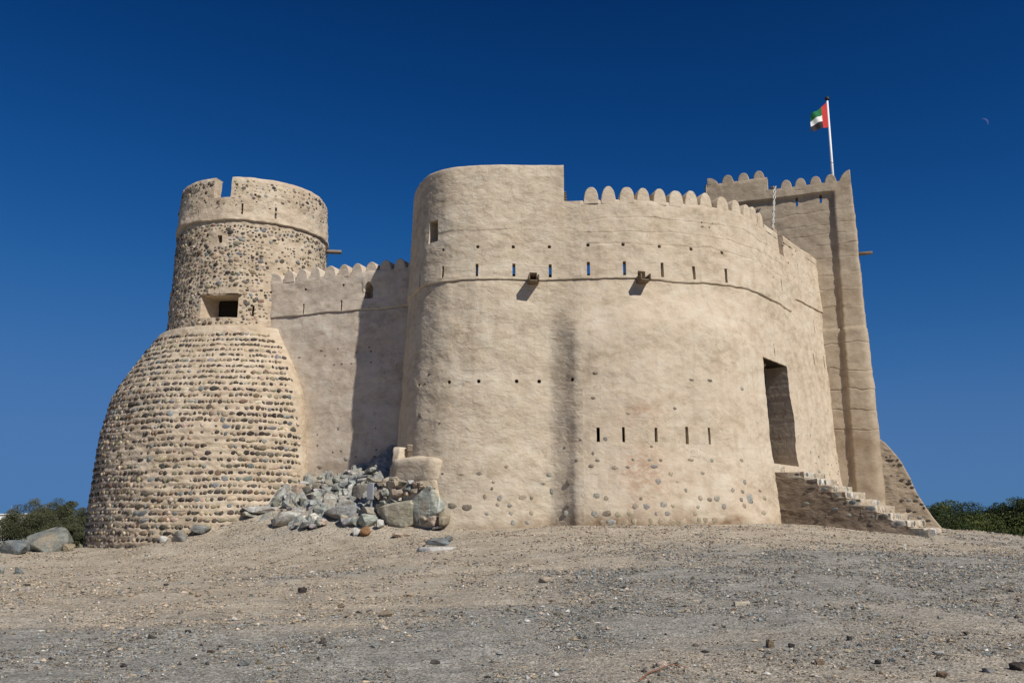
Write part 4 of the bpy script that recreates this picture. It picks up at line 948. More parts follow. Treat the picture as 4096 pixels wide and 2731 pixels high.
for z in np.arange(9.18, 15.25, .15):
    top = z > 13.5
    phi = -1.8
    while phi < 1.55:
        w = min(.34, max(.05, rs.lognormvariate(math.log(.115), .45))); h = min(.16, w * rs.uniform(.55, .95))
        zz = z + rs.uniform(-.05, .05)
        plast = 0.0
        if not top and phi > .1 and zz < 12.9: plast = .35 + .3 * min(1, (phi - .1) / .5) if phi < .95 else .2
        if top: plast = .15
        if abs(zz - 13.47) < .14 or zz > 15.2: plast = 1
        skip = rs.random() < plast or any(a - .03 < phi + w / 6.4 < b + .03 and c - .06 < zz < d + .06 for a, b, c, d in mouth) or (z < 10.2 and phi > .22)
        if not skip:
            p_, T, N = drum_srf(float(s_of(phi + w / 6.4)), zz)
            dep = .045
            c = jitter(PAL[rs.choice('kkkddddddnnoooooottttppggb')], .2, rs)
            m3 = frame3(T, up, N, (w * .55, h * .56, dep), rs.gauss(0, .22))
            items.append((p_ + N * (rs.uniform(-.030, -.012) if top else rs.uniform(-.026, -.004)), m3, rs.randrange(14), c, view_score(p_, N, w, h)))
        phi += (w + rs.uniform(.02, .09 if not top else .14)) / 3.2
both = [(t, 0) for t in skirt_items] + [(t, 1) for t in items]
both.sort(key=lambda q: -q[0][4])
big = both[:296]; rest = both[296:]
for lst, par in ((0, apron), (1, drum)):
    stone_pieces([t for t, k in big if k == lst], par, 400)
    stone_pieces([t for t, k in rest if k == lst], par, 0, par, "stone")

# ------------------------------------------------------------------ the square watchtower on the right
wt = root("watchtower", "square brown mud-plastered watchtower with stepped merlons, right end of the fort", "tower", (float(WO[0]), float(WO[1]), 1))
def wpt(k, d): return (float(WO[0] + WE[0] * k - WN[0] * d), float(WO[1] + WE[1] * k - WN[1] * d))
KL, KR = -5.06, 1.43
pl = [wpt(KL, 6.2), wpt(KL, 3), wpt(KL, .5)]
for a in np.linspace(0, math.pi / 2, 6)[0:]:
    pl.append(wpt(KL + .1 - .1 * math.cos(a), .1 - .1 * math.sin(a)))
for k in np.arange(KL + .3, KR - .2, .25): pl.append(wpt(k, 0))
for a in np.linspace(0, math.pi / 2, 6): pl.append(wpt(KR - .16 + .16 * math.sin(a), .16 - .16 * math.cos(a)))
pl += [wpt(KR, .5), wpt(KR, 3), wpt(KR, 6.2)]
wcur = Curve(pl, 1)
def s_k(k): x, y = wpt(k, 0); return float(wcur.near(x, y)) if False else SK0 + (k - KK0)
i0 = int(np.argmin(np.hypot(wcur.X[:, 0] - wpt(KL + .3, 0)[0], wcur.X[:, 1] - wpt(KL + .3, 0)[1])))
SK0 = float(wcur.S[i0]); KK0 = KL + .3
ZP = 15.44; SRIB = s_k(.50)
def wt_off(s, z):
    s = np.asarray(s, float); z = np.asarray(z, float)
    o = .0245 * (9.4 - z) + .05 * (z < 9.36)
    panel = (s > s_k(-4.3)) & (s < SRIB) & (z < ZP)
    return o - .13 * panel
holes = [Hrect(s_k(-1.0), .1, 14.99, 15.40, .5), Hrect(s_k(0.0), .1, 15.0, 15.39, .5)]
holes += [dict(k='rect', s0=s_k(-2.2), s1=wcur.L, z0=15.88, z1=16.5, d=.45, back=False, splay=0)]
cracks = [(z, .002, .004, -9, 99, .08) for z in (14.55, 14.0, 13.55, 13.05, 12.45, 11.75, 11.0, 10.3)] + [(z, .005, .010, -9, 99, .11) for z in (8.7, 7.6, 6.7, 5.9, 5.1)]
ww, wat = thick_wall("wall", wt, M['mud'], wcur, wt_off, (0, wcur.L), (.2, 16.5), .11, .11, holes, cracks, .45, 14.2, seed=60,
                     extra_s=[SRIB - .012, SRIB + .012, s_k(-4.3) - .012, s_k(-4.3) + .012], extra_z=[ZP - .012, ZP + .012, 9.345, 9.375], amp=(.03, .012, .006),
                     attrs={"dirt_and_shade": lambda S, Z: .5 * fbm(S * .6, Z * .5, 66, 3) * (1 - sst(4.5, 7, Z))})
wq = []
for s in (s_k(-4.6), s_k(1.2)):
    x, y = wcur.pos(s); wq.append((float(x - WN[0] * .4), float(y - WN[1] * .4)))
wq += [wpt(KR - .4, 6.2), wpt(KL + .4, 6.2)]
poly_mesh("roof_deck", wq, 14.9, M['roof_screed'], wt)
mb1 = merlon_mesh("merlon", .52, .38, .42, M['mud'], 2.3, 1.5)
for k in (-3.923, -3.225, -2.548): put_merlon(mb1, wcur, wt_off, s_k(k), 16.47, wt, 1 + rnd.uniform(-.04, .04), 1)
for k in (-1.402, -.799, -.165, .454): put_merlon(mb1, wcur, wt_off, s_k(k), 15.85, wt, .98, 1.05)
ml = merlon_mesh("corner_merlon", .96, .34, .42, M['mud'], 2.2, 1.5, quarter=-1)
put_merlon(ml, wcur, wt_off, s_k(-4.84), 16.47, wt, 1, 1, name="corner_merlon")
mr = merlon_mesh("corner_merlon", .96, .5, .42, M['mud'], 2.0, 1.2, quarter=1)
put_merlon(mr, wcur, wt_off, s_k(1.27), 15.85, wt, 1, 1, name="corner_merlon")
q = Vector((*wpt(KR - .1, .4), 12.6)); E3 = Vector((WE[0], WE[1], 0)); WN3 = Vector((WN[0], WN[1], 0))
bm = bmesh.new(); tube_bm(bm, [q - E3 * .3, q + E3 * .2, q + E3 * .58], [.075, .075, .07], 10)
bm_part("projecting_beam", bm, M['wood'], wt, True)
# buttress fin, its stones
bt = root("buttress", "curved stone-studded buttress sloping down from the watchtower's right foot", "buttress", (*wpt(2.4, .3), 1))
bp = [(1.2, 4.95), (1.565, 4.75), (1.827, 4.5), (2.04, 4.22), (2.29, 3.86), (2.602, 3.17), (2.781, 2.58), (3.053, 2.04), (3.325, 1.56), (3.642, 1.1), (4.0, .4)]
bk = np.interp(np.linspace(0, 1, 60), np.linspace(0, 1, len(bp)), [b[0] for b in bp]); bz = np.interp(np.linspace(0, 1, 60), np.linspace(0, 1, len(bp)), [b[1] for b in bp])
V = []; rows = 60; nk = 40
for i in range(rows):
    ks = np.linspace(1.0, bk[i], nk)
    for j, k in enumerate(ks):
        d = .22 + .03 * fbm(np.array([k * 2]), np.array([bz[i] * 2]), 81, 3)[0] - .03 * math.exp(-(nk - 1 - j) / 1.0) * -1
        x, y = wpt(k, d - .02 * (4.7 - bz[i])); V.append((x, y, bz[i]))
for i in range(rows):
    for dd in (.24, 2.2):
        x, y = wpt(bk[i] + .012 * math.sin(i * 1.3), dd + .02); V.append((x, y, bz[i]))
V = np.array(V); ids = np.arange(rows * nk).reshape(rows, nk)
qd = np.stack([ids[:-1, :-1], ids[:-1, 1:], ids[1:, 1:], ids[1:, :-1]], -1).reshape(-1, 4)
e0 = rows * nk; ed = []
for i in range(rows - 1):
    ed.append((ids[i, -1], e0 + 2 * i, e0 + 2 * i + 2, ids[i + 1, -1])); ed.append((e0 + 2 * i, e0 + 2 * i + 1, e0 + 2 * i + 3, e0 + 2 * i + 2))
bw_ = mesh_part("face", V, [(qd, True), (np.array(ed), True)], M['mud_rough'], bt)
for k, z, w, h in BUTTRESS_STONES:
    k = min(k, float(np.interp(-z, [-b[1] for b in bp], [b[0] for b in bp])) - w * .55)
    x, y = wpt(k, .22 - .02 * (4.7 - z))
    m3 = frame3(E3, up, WN3, (w * .5, h * .55, .035), rnd.uniform(-.2, .2))
    place_mesh("stone", PEB_ME[rnd.randrange(14)], Matrix.Translation(Vector((x, y, z)) - WN3 * .02) @ m3.to_4x4(), bw_, jitter(PAL[rnd.choice('ddkdg')]))
# cable strip hung from the notch down to the pier
cb = root("cable", "pale twisted cable hanging down the watchtower face to the gate wall", "cable", (*wpt(-1.8, -.1), 13.9))
A0 = Vector((*wpt(-1.873, -.12), 15.9)); A1 = Vector((10.42, 34.0, 12.6))
for sd in (-1, 1):
    bm = bmesh.new(); pts_ = []
    for i in range(25):
        u = i / 24; c_ = A0.lerp(A1, u); ang = u * 26 + (0 if sd > 0 else math.pi)
        pts_.append(c_ + E3 * (.03 * math.cos(ang) * (1 if u > .25 else 1.7)) + WN3 * .02 * math.sin(ang))
    tube_bm(bm, pts_, [.03] * 25, 6); bm_part("strand", bm, M['pale_metal'], cb, True)
for i in range(16):
    c_ = A0.lerp(A1, (i + .5) / 16)
    rough_box("tie", c_, (E3, WN3, up), (.05, .035, .02), M['pale_metal'] if i % 4 else M['black_metal'], cb, 0, .0)
slat_stack("timber_stack", "small stack of wooden slats in the watchtower's parapet notch", (*wpt(-1.98, .75), 15.86), E3, WN3, 4)

# ------------------------------------------------------------------ staircase up to the gate
d3 = Vector((.59847, .80114, 0)); n3 = Vector((.80114, -.59847, 0))
S0_ = Vector((8.9578, 30.5974, 0))
st = root("staircase", "straight stone staircase with whitewashed risers climbing to the gate doorway", "staircase", (11, 30, 1.2))
WD = 1.12
lev = [(-.4, .995, 3.085), (.995, 1.435, 2.845), (1.435, 1.885, 2.61), (1.885, 2.31, 2.395), (2.31, 2.765, 2.155), (2.765, 3.21, 1.95), (3.21, 3.65, 1.71), (3.65, 4.13, 1.488), (4.13, 4.59, 1.25)]
# mass under the steps
bm = bmesh.new()
for m0, m1, zt in lev:
    z0 = .4
    rough_box_bm(bm, S0_ + n3 * ((m0 + m1) / 2 - .02) + d3 * (WD + .09) + up * ((zt - .06 + z0) / 2), (n3, d3, up), ((m1 - m0) / 2 + .03, WD - .02, (zt - .08 - z0) / 2), 4, .015, int(m0 * 10), 2.2)
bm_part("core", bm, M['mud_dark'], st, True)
ml_ = merge_lines(-.4, 4.59, .07, [l[1] for l in lev]); zl_ = merge_lines(.4, 3.08, .06, [l[2] - .01 for l in lev])
mm, zz_ = np.meshgrid(ml_, zl_, indexing='ij')
dd = .012 - .03 * fbm(mm * 1.1, zz_ * 1.3, 301, 3) - .018 * fbm(mm * 4, zz_ * 5, 302, 2) - .05 * (1 - sst(.9, 1.5, zz_))
PS = np.stack([S0_.x + n3.x * mm + d3.x * dd, S0_.y + n3.y * mm + d3.y * dd, zz_], -1)
cm = (ml_[:-1] + ml_[1:]) / 2; cz_ = (zl_[:-1] + zl_[1:]) / 2
top_ = np.array([next((l[2] for l in lev if l[0] <= c <= l[1]), 0) for c in cm])
ok_ = cz_[None] < top_[:, None] - .01
ids = np.arange(mm.size).reshape(mm.shape)
qd = np.stack([ids[:-1, :-1], ids[1:, :-1], ids[1:, 1:], ids[:-1, 1:]], -1)[ok_]
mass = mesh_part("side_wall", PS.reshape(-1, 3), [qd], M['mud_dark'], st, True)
for i, (m0, m1, zt) in enumerate(lev):
    hgt = .115
    sp = rough_box("step", S0_ + n3 * ((m0 + m1) / 2 + .01) + d3 * (WD + .02) + up * (zt - hgt), (n3, d3, up), ((m1 - m0) / 2 + .03, WD, hgt), M['steps_wash'], st, 5, .04, 31 + i, True, 3.6, None, .12)
    # stones set in the riser and in the near end of the tread
    x = .1
    while x < 2 * WD - .15:
        w = rnd.uniform(.12, .34)
        if rnd.random() < .62:
            p_ = S0_ + n3 * (m1 + .035) + d3 * (x + w / 2) + up * (zt - .11)
            m3 = frame3(d3, up, n3, (w * .46, .09, .03), rnd.uniform(-.1, .1))
            place_mesh("stone", PEB_ME[rnd.randrange(14)], Matrix.Translation(p_) @ m3.to_4x4(), sp, jitter(PAL[rnd.choice('gbdwpptto')]))
        x += w + .03
    if rnd.random() < .8 or i > 4:
        p_ = S0_ + n3 * (m1 - rnd.uniform(.15, .3)) + d3 * .03 + up * (zt - .1)
        m3 = frame3(n3, up, -d3, (rnd.uniform(.08, .17), .08, .04), 0)
        place_mesh("stone", PEB_ME[rnd.randrange(14)], Matrix.Translation(p_) @ m3.to_4x4(), sp, jitter(PAL[rnd.choice('kkdgb')]))
foot = rough_box("foot_slab", S0_ + n3 * 4.46 + d3 * .42 + up * 1.06, (n3, d3, up), (.27, .44, .14), M['rock'], st, 3, .02, 77, False, 3)
foot.color = (.16, .17, .165, 1)
rough_box("door_sill", S0_ + n3 * -.14 + d3 * .55 + up * 3.2, (n3, d3, up), (.16, .45, .12), M['steps_wash'], st, 3, .015, 5)
for m, z, w, h, c in STAIR_STONES:
    m3 = frame3(n3, up, -d3, (w * .5, h * .55, .035), rnd.uniform(-.15, .15))
    place_mesh("stone", PEB_ME[rnd.randrange(14)], Matrix.Translation(S0_ + n3 * m + up * z + d3 * (.012 - .03 * float(fbm(np.float64(m * 1.1), np.float64(z * 1.3), 301, 3)) + .008)) @ m3.to_4x4(), mass, jitter(PAL[c]))

# ------------------------------------------------------------------ flagpole and flag
FX, FY = 14.225, 37.2
fp = root("flagpole", "white flagpole rising above the watchtower merlons", "flagpole", (FX, FY, 14.9))
bm = bmesh.new(); tube_bm(bm, [(FX, FY, 14.9), (FX, FY, 17.0), (FX, FY, 20.0)], [.062, .058, .045], 14); bm_part("pole", bm, M['white_paint'], fp, True)
bm = bmesh.new(); tube_bm(bm, [(FX, FY, 17.0), (FX, FY, 17.03)], [.064, .064], 14); bm_part("collar", bm, M['grey_metal'], fp, True)
bm = bmesh.new(); tube_bm(bm, [(FX, FY, 19.99), (FX, FY, 20.05), (FX, FY, 20.1), (FX, FY, 20.16), (FX, FY, 20.24)], [.05, .10, .11, .08, .012], 12); bm_part("finial", bm, M['black_metal'], fp, True)
fl = root("flag", "green, white, black and red striped flag drooping from the flagpole top", "flag", (FX, FY, 19.4))
def flag_pt(u, v):
    x = -.86 * u; rip = .10 * math.sin(5.5 * u + 3 * v) * u + .05 * math.sin(13 * u + 6 * v) * u
    z = 19.90 - .74 * u ** .9 - v * (1.2 - .44 * u ** .8) + .02 * math.sin(9 * u + 4 * v) * u
    return (FX - .05 + x, FY - .05 - .25 * u + rip, z)
def flag_piece(name, u0, u1, v0, v1, c):
    n = 14; V = [flag_pt(u0 + (u1 - u0) * i / n, v0 + (v1 - v0) * j / n) for i in range(n + 1) for j in range(n + 1)]
    g = np.arange((n + 1) ** 2).reshape(n + 1, n + 1)
    q = np.stack([g[:-1, :-1], g[1:, :-1], g[1:, 1:], g[:-1, 1:]], -1).reshape(-1, 4)
    tt = NT(name + "_cloth"); m = tt.done(c, None, .85)
    mesh_part(name, np.array(V), [q], m, fl, True)
flag_piece("red_band", 0, .32, 0, 1, (.52, .045, .04))
flag_piece("green_stripe", .32, 1, 0, .38, (.02, .15, .055))
flag_piece("white_stripe", .32, 1, .38, .67, (.72, .72, .7))
flag_piece("black_stripe", .32, 1, .67, 1, (.035, .03, .032))

# ------------------------------------------------------------------ rock outcrop below the curtain wall
oc = root("rock_outcrop", "jagged grey green rock outcrop between the round tower and the bastion", "rock outcrop", (-6.3, 31.5, 1.5))
ox = np.arange(-10.6, -3.3, .055); oy = np.arange(29.3, 34.6, .055)
OX, OY = np.meshgrid(ox, oy, indexing='ij')
base = terrain(OX, OY)
w_ = sst(-9.5, -8.2, OX) * (1 - sst(-4.2, -3.5, OX))
frontY = np.interp(OX, [-10.6, -9, -8, -7, -6, -5, -4], [31.8, 31.5, 30.7, 30.1, 29.9, 29.6, 29.5])
w_ = w_ * sst(-.1, .5, OY - frontY - .25 * vnoise(OX * 2, OY * 2, 91))
# fractured blocks: every cell has its own height and tilt, with a cleft along its edges
crs = np.random.RandomState(17)
ncell = 260
cp = np.stack([crs.uniform(-10.6, -3.3, ncell), crs.uniform(29.3, 34.6, ncell)], -1)
qx = OX + .16 * vnoise(OX * 2.3, OY * 2.3, 95) + .05 * vnoise(OX * 7, OY * 7, 97); qy = OY + .16 * vnoise(OX * 2.3, OY * 2.3, 96) + .05 * vnoise(OX * 7, OY * 7, 98)
dist = np.hypot((qx[..., None] - cp[:, 0]) * .85 + (qy[..., None] - cp[:, 1]) * .35, (qy[..., None] - cp[:, 1]) * 1.15)
ordr = np.argpartition(dist, 1, axis=-1)[..., :2]
dd2 = np.sort(np.take_along_axis(dist, ordr, -1), -1)
near_ = np.argmin(dist, -1)
chh = crs.uniform(-.16, .2, ncell)[near_]; cgx = crs.uniform(-.55, .25, ncell)[near_]; cgy = crs.uniform(-.75, .15, ncell)[near_]
block = chh + cgx * (OX - cp[near_, 0]) + cgy * (OY - cp[near_, 1]) - .16 * np.exp(-(dd2[..., 1] - dd2[..., 0]) / .035)
HZ = base - .14 + w_ * (.24 + block + .06 * fbm(OX * 2.5, OY * 3.5, 92, 3) + .025 * vnoise(OX * 9, OY * 9, 94))
ids = np.arange(OX.size).reshape(OX.shape)
qd = np.stack([ids[:-1, :-1], ids[1:, :-1], ids[1:, 1:], ids[:-1, 1:]], -1).reshape(-1, 4)
rk = mesh_part("bedrock", np.stack([OX, OY, HZ], -1).reshape(-1, 3), [qd], M['rock'], oc, False)
rk.color = (.33, .333, .30, 1)
rr_ = random.Random(3)
ROCKPAL = {**PAL, 'g': (.41, .405, .36), 'b': (.32, .325, .31), 'k': (.19, .185, .165), 'o': (.39, .355, .28)}
def big_rock(name, seed, c, size, mat, col, parent, rot=0, tilt=0, label=None, npts=20, rough=.05):
    bm = rock_bm(seed, npts, 1, rough)
    rm = Matrix.Rotation(rot, 4, 'Z') @ Matrix.Rotation(tilt, 4, 'Y')
    for v in bm.verts:
        p_ = rm @ Vector((v.co.x * size[0], v.co.y * size[1], v.co.z * size[2])); v.co = p_ + Vector(c)
    o = bm_part(name, bm, mat, parent, False); o.color = (*col, 1)
    if label: o["label"] = label
    return o
for i, (x, y, z, w, h, c) in enumerate(ROCKS):
    w *= 1.22; h *= 1.1
    z += .05
    if x < -8.8: h *= .5; z -= .12
    if w > .42:
        big_rock("rock", 200 + i, (x, y + .1, z), (w * .56, w * .5, h * .6), M['rock'], jitter(ROCKPAL[c], .12, rr_), oc, rr_.uniform(-.5, .5), rr_.uniform(-.25, .25))
    else:
        ml_ = Matrix.Translation((x, y + .05, z)) @ Matrix.Rotation(rr_.uniform(0, 6.28), 4, 'Z') @ Matrix.Rotation(rr_.uniform(-.5, .5), 4, 'X') @ Matrix.Diagonal((w * .62, w * .55, h * .62, 1))
        place_mesh("rock", ROCK_ME[i % 14], ml_, oc, jitter(ROCKPAL[c], .18, rr_))
for i in range(36):
    x = rr_.uniform(-8.9, -4.4); y = rr_.uniform(30.0, 33.0)
    fy = float(np.interp(x, [-9, -8, -7, -6, -5, -4], [31.6, 30.9, 30.3, 30.1, 29.8, 29.7]))
    if y < fy - .2: continue
    w = min(.3, rr_.lognormvariate(math.log(.11), .5)); z = gz(x, y) + .16 + rr_.uniform(-.04, .1)
    ml_ = Matrix.Translation((x, y, z)) @ Matrix.Rotation(rr_.uniform(0, 6.28), 4, 'Z') @ Matrix.Rotation(rr_.uniform(-.6, .6), 4, 'X') @ Matrix.Diagonal((w * .8, w * .65, w * .5, 1))
    place_mesh("rock", ROCK_ME[i % 14], ml_, oc, jitter(ROCKPAL[rr_.choice('gggbbbkkpw')], .2, rr_))

# rubble revetment under the ledge, with its niche
rb = root("rubble_revetment", "low rubble stone revetment under the bastion's plastered ledge beside the dark niche", "rubble wall", (-3.6, 29.6, 1.4))
rough_box("core", p0 + d1 * 1.22 - n1 * .66 + up * 1.98, (d1, n1, up), (1.26, .70, .95), M['mortar'], rb, 6, .09, 8, True, 1.6, .93, .3)
rough_box("niche_back", p0 + d1 * -.2 - n1 * .85 + up * 2.2, (d1, n1, up), (.3, .1, .6), M['painted_dark'], rb, 2, .03, 4)  # near-black slab that paints in the shade deep in the niche
for i, (k, z, w, h, c) in enumerate(RUBBLE):
    sk = 0
    pos = p0 + d1 * k + up * z
    if c == 'G': pos = pos + d1 * .08 + up * .05; w *= 1.2; h *= 1.1
    if c == 'O': w *= 1.06; h *= 1.1
    if c in 'OG':
        big_rock("boulder", 400 + i, pos - n1 * (.0 if c == 'O' else .18), (w * .53, .55, h * .54), M['rock_streaked'], PAL[c], rb, math.atan2(d1.y, d1.x), -.12 if c == 'O' else -.5,
                 "large olive boulder streaked with white lime" if c == 'O' else "green boulder with white streaks behind the olive one", 26, .04)
    elif w > .3 and z < 2.0 or h > .5:
        big_rock("boulder", 400 + i, pos + n1 * .02, (w * .52, .3, h * .54), M['rock'], jitter(PAL[c], .1, rr_), rb, math.atan2(d1.y, d1.x), rr_.uniform(-.2, .2))
    else:
        m3 = frame3(d1, up, n1, (w * .6, h * .62, .2), rr_.uniform(-.1, .1))
        place_mesh("rock", ROCK_ME[i % 14], Matrix.Translation(pos + n1 * .0) @ m3.to_4x4(), rb, jitter(ROCKPAL[c], .12, rr_))
pn = root("metal_panel", "plain grey metal panel standing in the niche beside the rubble revetment", "panel", (-4.66, 30.1, 2.1))
rough_box("panel_face", p0 + d1 * -.16 + n1 * .16 + up * 2.42, (d1, n1, up), (.125, .03, .26), M['grey_metal'], pn, 0, .0)
rough_box("panel_post", p0 + d1 * -.16 + n1 * .10 + up * 2.0, (d1, n1, up), (.03, .02, .45), M['grey_metal'], pn, 0, .0)

# ------------------------------------------------------------------ loose boulders and stones that can be told apart
def loose(name, label, cat, x, y, w, h, c, seed, dep=None, sink=.3, rough=.05, rot=None, tilt=0, mat='rock', npts=16):
    z = gz(x, y) + h * (.5 - sink * .6)
    bm = rock_bm(seed, npts, 1, rough)
    rr = random.Random(seed)
    rm = Matrix.Rotation(rr.uniform(-.4, .4) if rot is None else rot, 4, 'Z') @ Matrix.Rotation(tilt, 4, 'Y')
    for v in bm.verts: v.co = rm @ Vector((v.co.x * w * .55, v.co.y * (dep or w * .8) * .5, v.co.z * h * .62))
    me = bpy.data.meshes.new(name); bm.to_mesh(me); bm.free(); me.materials.append(M[mat])
    o = bpy.data.objects.new(name, me); C.objects.link(o); o.location = (x, y, z); o.color = (*c, 1)
    return tag(o, label, cat)
loose("boulder", "huge grey green boulder leaning beside the round tower's left foot", "boulder", -17.05, 33.4, 1.55, .95, (.20, .207, .185), 501, 1.6, .25, .05, .3, -.25, 'rock', 24)
loose("boulder", "smaller blue grey boulder at the huge boulder's left foot", "boulder", -16.95, 31.0, .95, .55, PAL['b'], 502, .9, .3)
loose("boulder", "dark shaded boulder squeezed between huge boulder and round tower", "boulder", -16.4, 36.4, 1.3, 1.5, PAL['g'], 503, 1.2, .2)
loose("boulder", "small buff boulder low at the right of the huge boulder", "boulder", -16.2, 33.3, .42, .36, PAL['o'], 504, .6, .3)
loose("rock", "flat grey rock jutting from the skirt foot of the round tower", "rock", -11.58, 31.62, .75, .4, PAL['g'], 505, .6, .3)
loose("rock", "slanted grey slab rock right of the flat rock at the tower foot", "rock", -10.9, 32.0, .85, .3, PAL['g'], 506, .6, .3, .05, .2, .25)
loose("rock", "small pale rock tucked behind the flat rock at the tower foot", "rock", -12.3, 32.1, .34, .25, PAL['w'], 507, .3, .3)
loose("rock", "rounded brown stone on the ground before the rock outcrop", "rock", -4.68, 28.95, .36, .31, (.2, .105, .05), 508, .3, .2, .03, 0, -.3, 'stone', 22)
loose("rock", "rounded whitish stone beside the rounded brown stone", "rock", -4.98, 29.12, .3, .28, PAL['w'], 509, .3, .2, .03, 0, 0, 'stone', 22)
loose("rock", "low pinkish earth lump in front of the streaked boulder", "rock", -3.45, 28.4, .62, .18, PAL['p'], 510, .5, .35)
ms = root("marker_stone", "grey slab of rock set on a pale plaster pad before the bastion", "stone", (-1.9, 23.2, gz(-1.9, 23.2)))
z_ = gz(-1.9, 23.2)
bm = bmesh.new(); n = 26
ring = [[bm.verts.new((-1.88 + .5 * r * math.cos(2 * math.pi * i / n) * (1 + .08 * math.sin(i * 2.3)), 23.15 + .42 * r * math.sin(2 * math.pi * i / n) * (1 + .08 * math.cos(i * 1.7)), z_ + zz)) for i in range(n)] for r, zz in ((1.0, -.05), (1.0, .02), (.88, .05), (.4, .055))]
for a_, b_ in zip(ring, ring[1:]):
    for i in range(n): bm.faces.new((a_[i], a_[(i + 1) % n], b_[(i + 1) % n], b_[i]))
bm.faces.new(ring[-1]); bm_part("pad", bm, M['pad_plaster'], ms, True)
big_rock("slab", 511, (-1.9, 23.25, z_ + .16), (.36, .22, .13), M['rock'], PAL['b'], ms, .1, .05, None, 22, .05)
big_rock("knob", 512, (-1.62, 23.3, z_ + .27), (.12, .1, .1), M['rock'], PAL['g'], ms, 0, 0, None, 14, .05)
big_rock("chip", 513, (-2.32, 23.3, z_ + .1), (.11, .1, .08), M['rock'], PAL['p'], ms, 0, 0, None, 14, .04)
LOOSE = [
 (-3.59, 15.77, .17, .11, 'k', "charcoal stone alone on sandy ground below the rock outcrop"),
 (-5.39, 15.82, .11, .08, 't', "tan stone in front of the cluster of three, left midground"),
 (-5.67, 16.28, .13, .06, 't', "flat tan stone on the left of the tan cluster"),
 (-5.4, 16.4, .09, .07, 't', "small tan stone at the back right of the tan cluster"),
 (-8.94, 18.26, .16, .08, 't', "tan oval stone lying far left below the round tower"),
 (-8.49, 15.85, .12, .08, 't', "squat tan stone near the left edge beside dark slates"),
 (-6.96, 18.48, .11, .06, 'k', "little dark stone below the tower skirt, left midground"),
 (-6.6, 15.95, .12, .055, 't', "low tan stone in bare sand left of the tan cluster"),
 (-4.35, 15.37, .1, .06, 'g', "grey stone between the tan cluster and the charcoal stone"),
 (-4.77, 13.29, .075, .075, 'b', "upright blue grey stone below the tan cluster"),
 (-4.1, 11.72, .09, .06, 'k', "dark stone on sand above the left gravel patch"),
 (-1.77, 12.93, .2, .11, 'o', "olive wedge-shaped stone on sand near the middle"),
 (-2.58, 13.97, .14, .06, 'n', "flat brown stone between charcoal stone and olive wedge"),
 (-3.97, 13.46, .09, .055, 't', "tan stone with dark underside left of the brown flat stone"),
 (-4.45, 11.46, .11, .045, 'k', "flat dark slate at the top of the left gravel"),
 (-3.41, 10.55, .09, .045, 'n', "triangular brown stone in the grey gravel, left of centre"),
 (-1.58, 10.7, .15, .055, 'b', "long blue grey slate in the foreground gravel"),
 (-2.8, 9.76, .16, .06, 'b', "broad blue slab in the bottom gravel, left of centre"),
 (-2.66, 9.78, .07, .045, 'o', "small olive stone touching the broad blue slab"),
 (-.81, 9.86, .12, .04, 'k', "dark flat slate at the bottom near the centre"),
 (-1.42, 9.23, .11, .035, 'g', "grey slate lowest of the foreground, left of centre"),
 (-1.67, 18.86, .13, .11, 'p', "pinkish stone standing on sand in front of the marker stone"),
 (-1.69, 15.11, .13, .06, 't', "tan stone on sand midway between marker stone and olive wedge"),
 (-10.05, 18.99, .25, .07, 'k', "dark slanting slate at the far left edge"),
 (-14.68, 26.3, .24, .24, 'g', "grey blocky rock cut by the left edge of the view"),
 (-14.3, 26.55, .24, .26, 'b', "blue grey blocky rock right of the block at left edge"),
 (-11.24, 20.33, .22, .09, 'b', "blue slate near the left edge below the blocky rocks"),
 (.6, 16.51, .25, .12, 'p', "domed pink beige stone with dark underside at centre"),
 (2.91, 10.47, .12, .1, 'n', "chunky brown stone in the right foreground"),
 (3.13, 10.42, .09, .05, 'k', "dark flat stone just right of the chunky brown stone"),
 (2.72, 9.94, .12, .04, 'b', "blue slate in front of the chunky brown stone"),
 (3.13, 9.51, .11, .06, 'n', "brown stone low in the right foreground"),
 (3.72, 9.48, .08, .05, 'k', "small dark stone left of the blue pebble, right foreground"),
 (3.9, 9.56, .08, .04, 'b', "blue pebble right of the small dark stone"),
 (3.55, 9.21, .075, .06, 'b', "blue stone at the bottom, below the small dark stone"),
 (4.12, 8.98, .12, .06, 'n', "reddish brown slab at the bottom right"),
 (4.97, 9.18, .15, .09, 'k', "black jagged stone at the right bottom edge"),
 (4.52, 9.84, .14, .05, 'w', "pale flat stone near the pale twig"),
 (4.63, 9.08, .13, .05, 'g', "pale blue grey stone beside the black jagged stone"),
 (3.92, 10.78, .08, .06, 'k', "dark cube-like pebble on sandy ground, right foreground"),
 (5.37, 10.98, .08, .05, 'k', "dark pebble far right in the foreground"),
 (3.74, 12.88, .07, .05, 'w', "white pebble with dark neighbour in the right midground"),
 (1.46, 9.08, .1, .03, 'b', "blue slate at the bottom beside the red twig"),
 (1.53, 9.51, .15, .05, 'p', "flat pinkish stone above the red twig"),
]
for i, (x, y, w, h, c, lab) in enumerate(LOOSE):
    loose("stone", lab, "stone", x, y, w, h, jitter(PAL[c], .1), 600 + i, None, .25, .05)
def stick(name, label, pts, r, mat):
    bm = bmesh.new()
    P3 = [(x, y, gz(x, y) + r * 1.2 + dz) for x, y, dz in pts]
    tube_bm(bm, P3, [r * (1 - .6 * i / (len(P3) - 1)) for i in range(len(P3))], 6)
    tag(bm_part(name, bm, mat, None, True), label, "stick")
stick("twig", "thin reddish twig lying at the bottom right of centre", [(1.2, 8.85, 0), (1.33, 9.1, .02), (1.45, 9.25, .01), (1.62, 9.42, .03), (1.8, 9.5, 0)], .009, M['twig'])
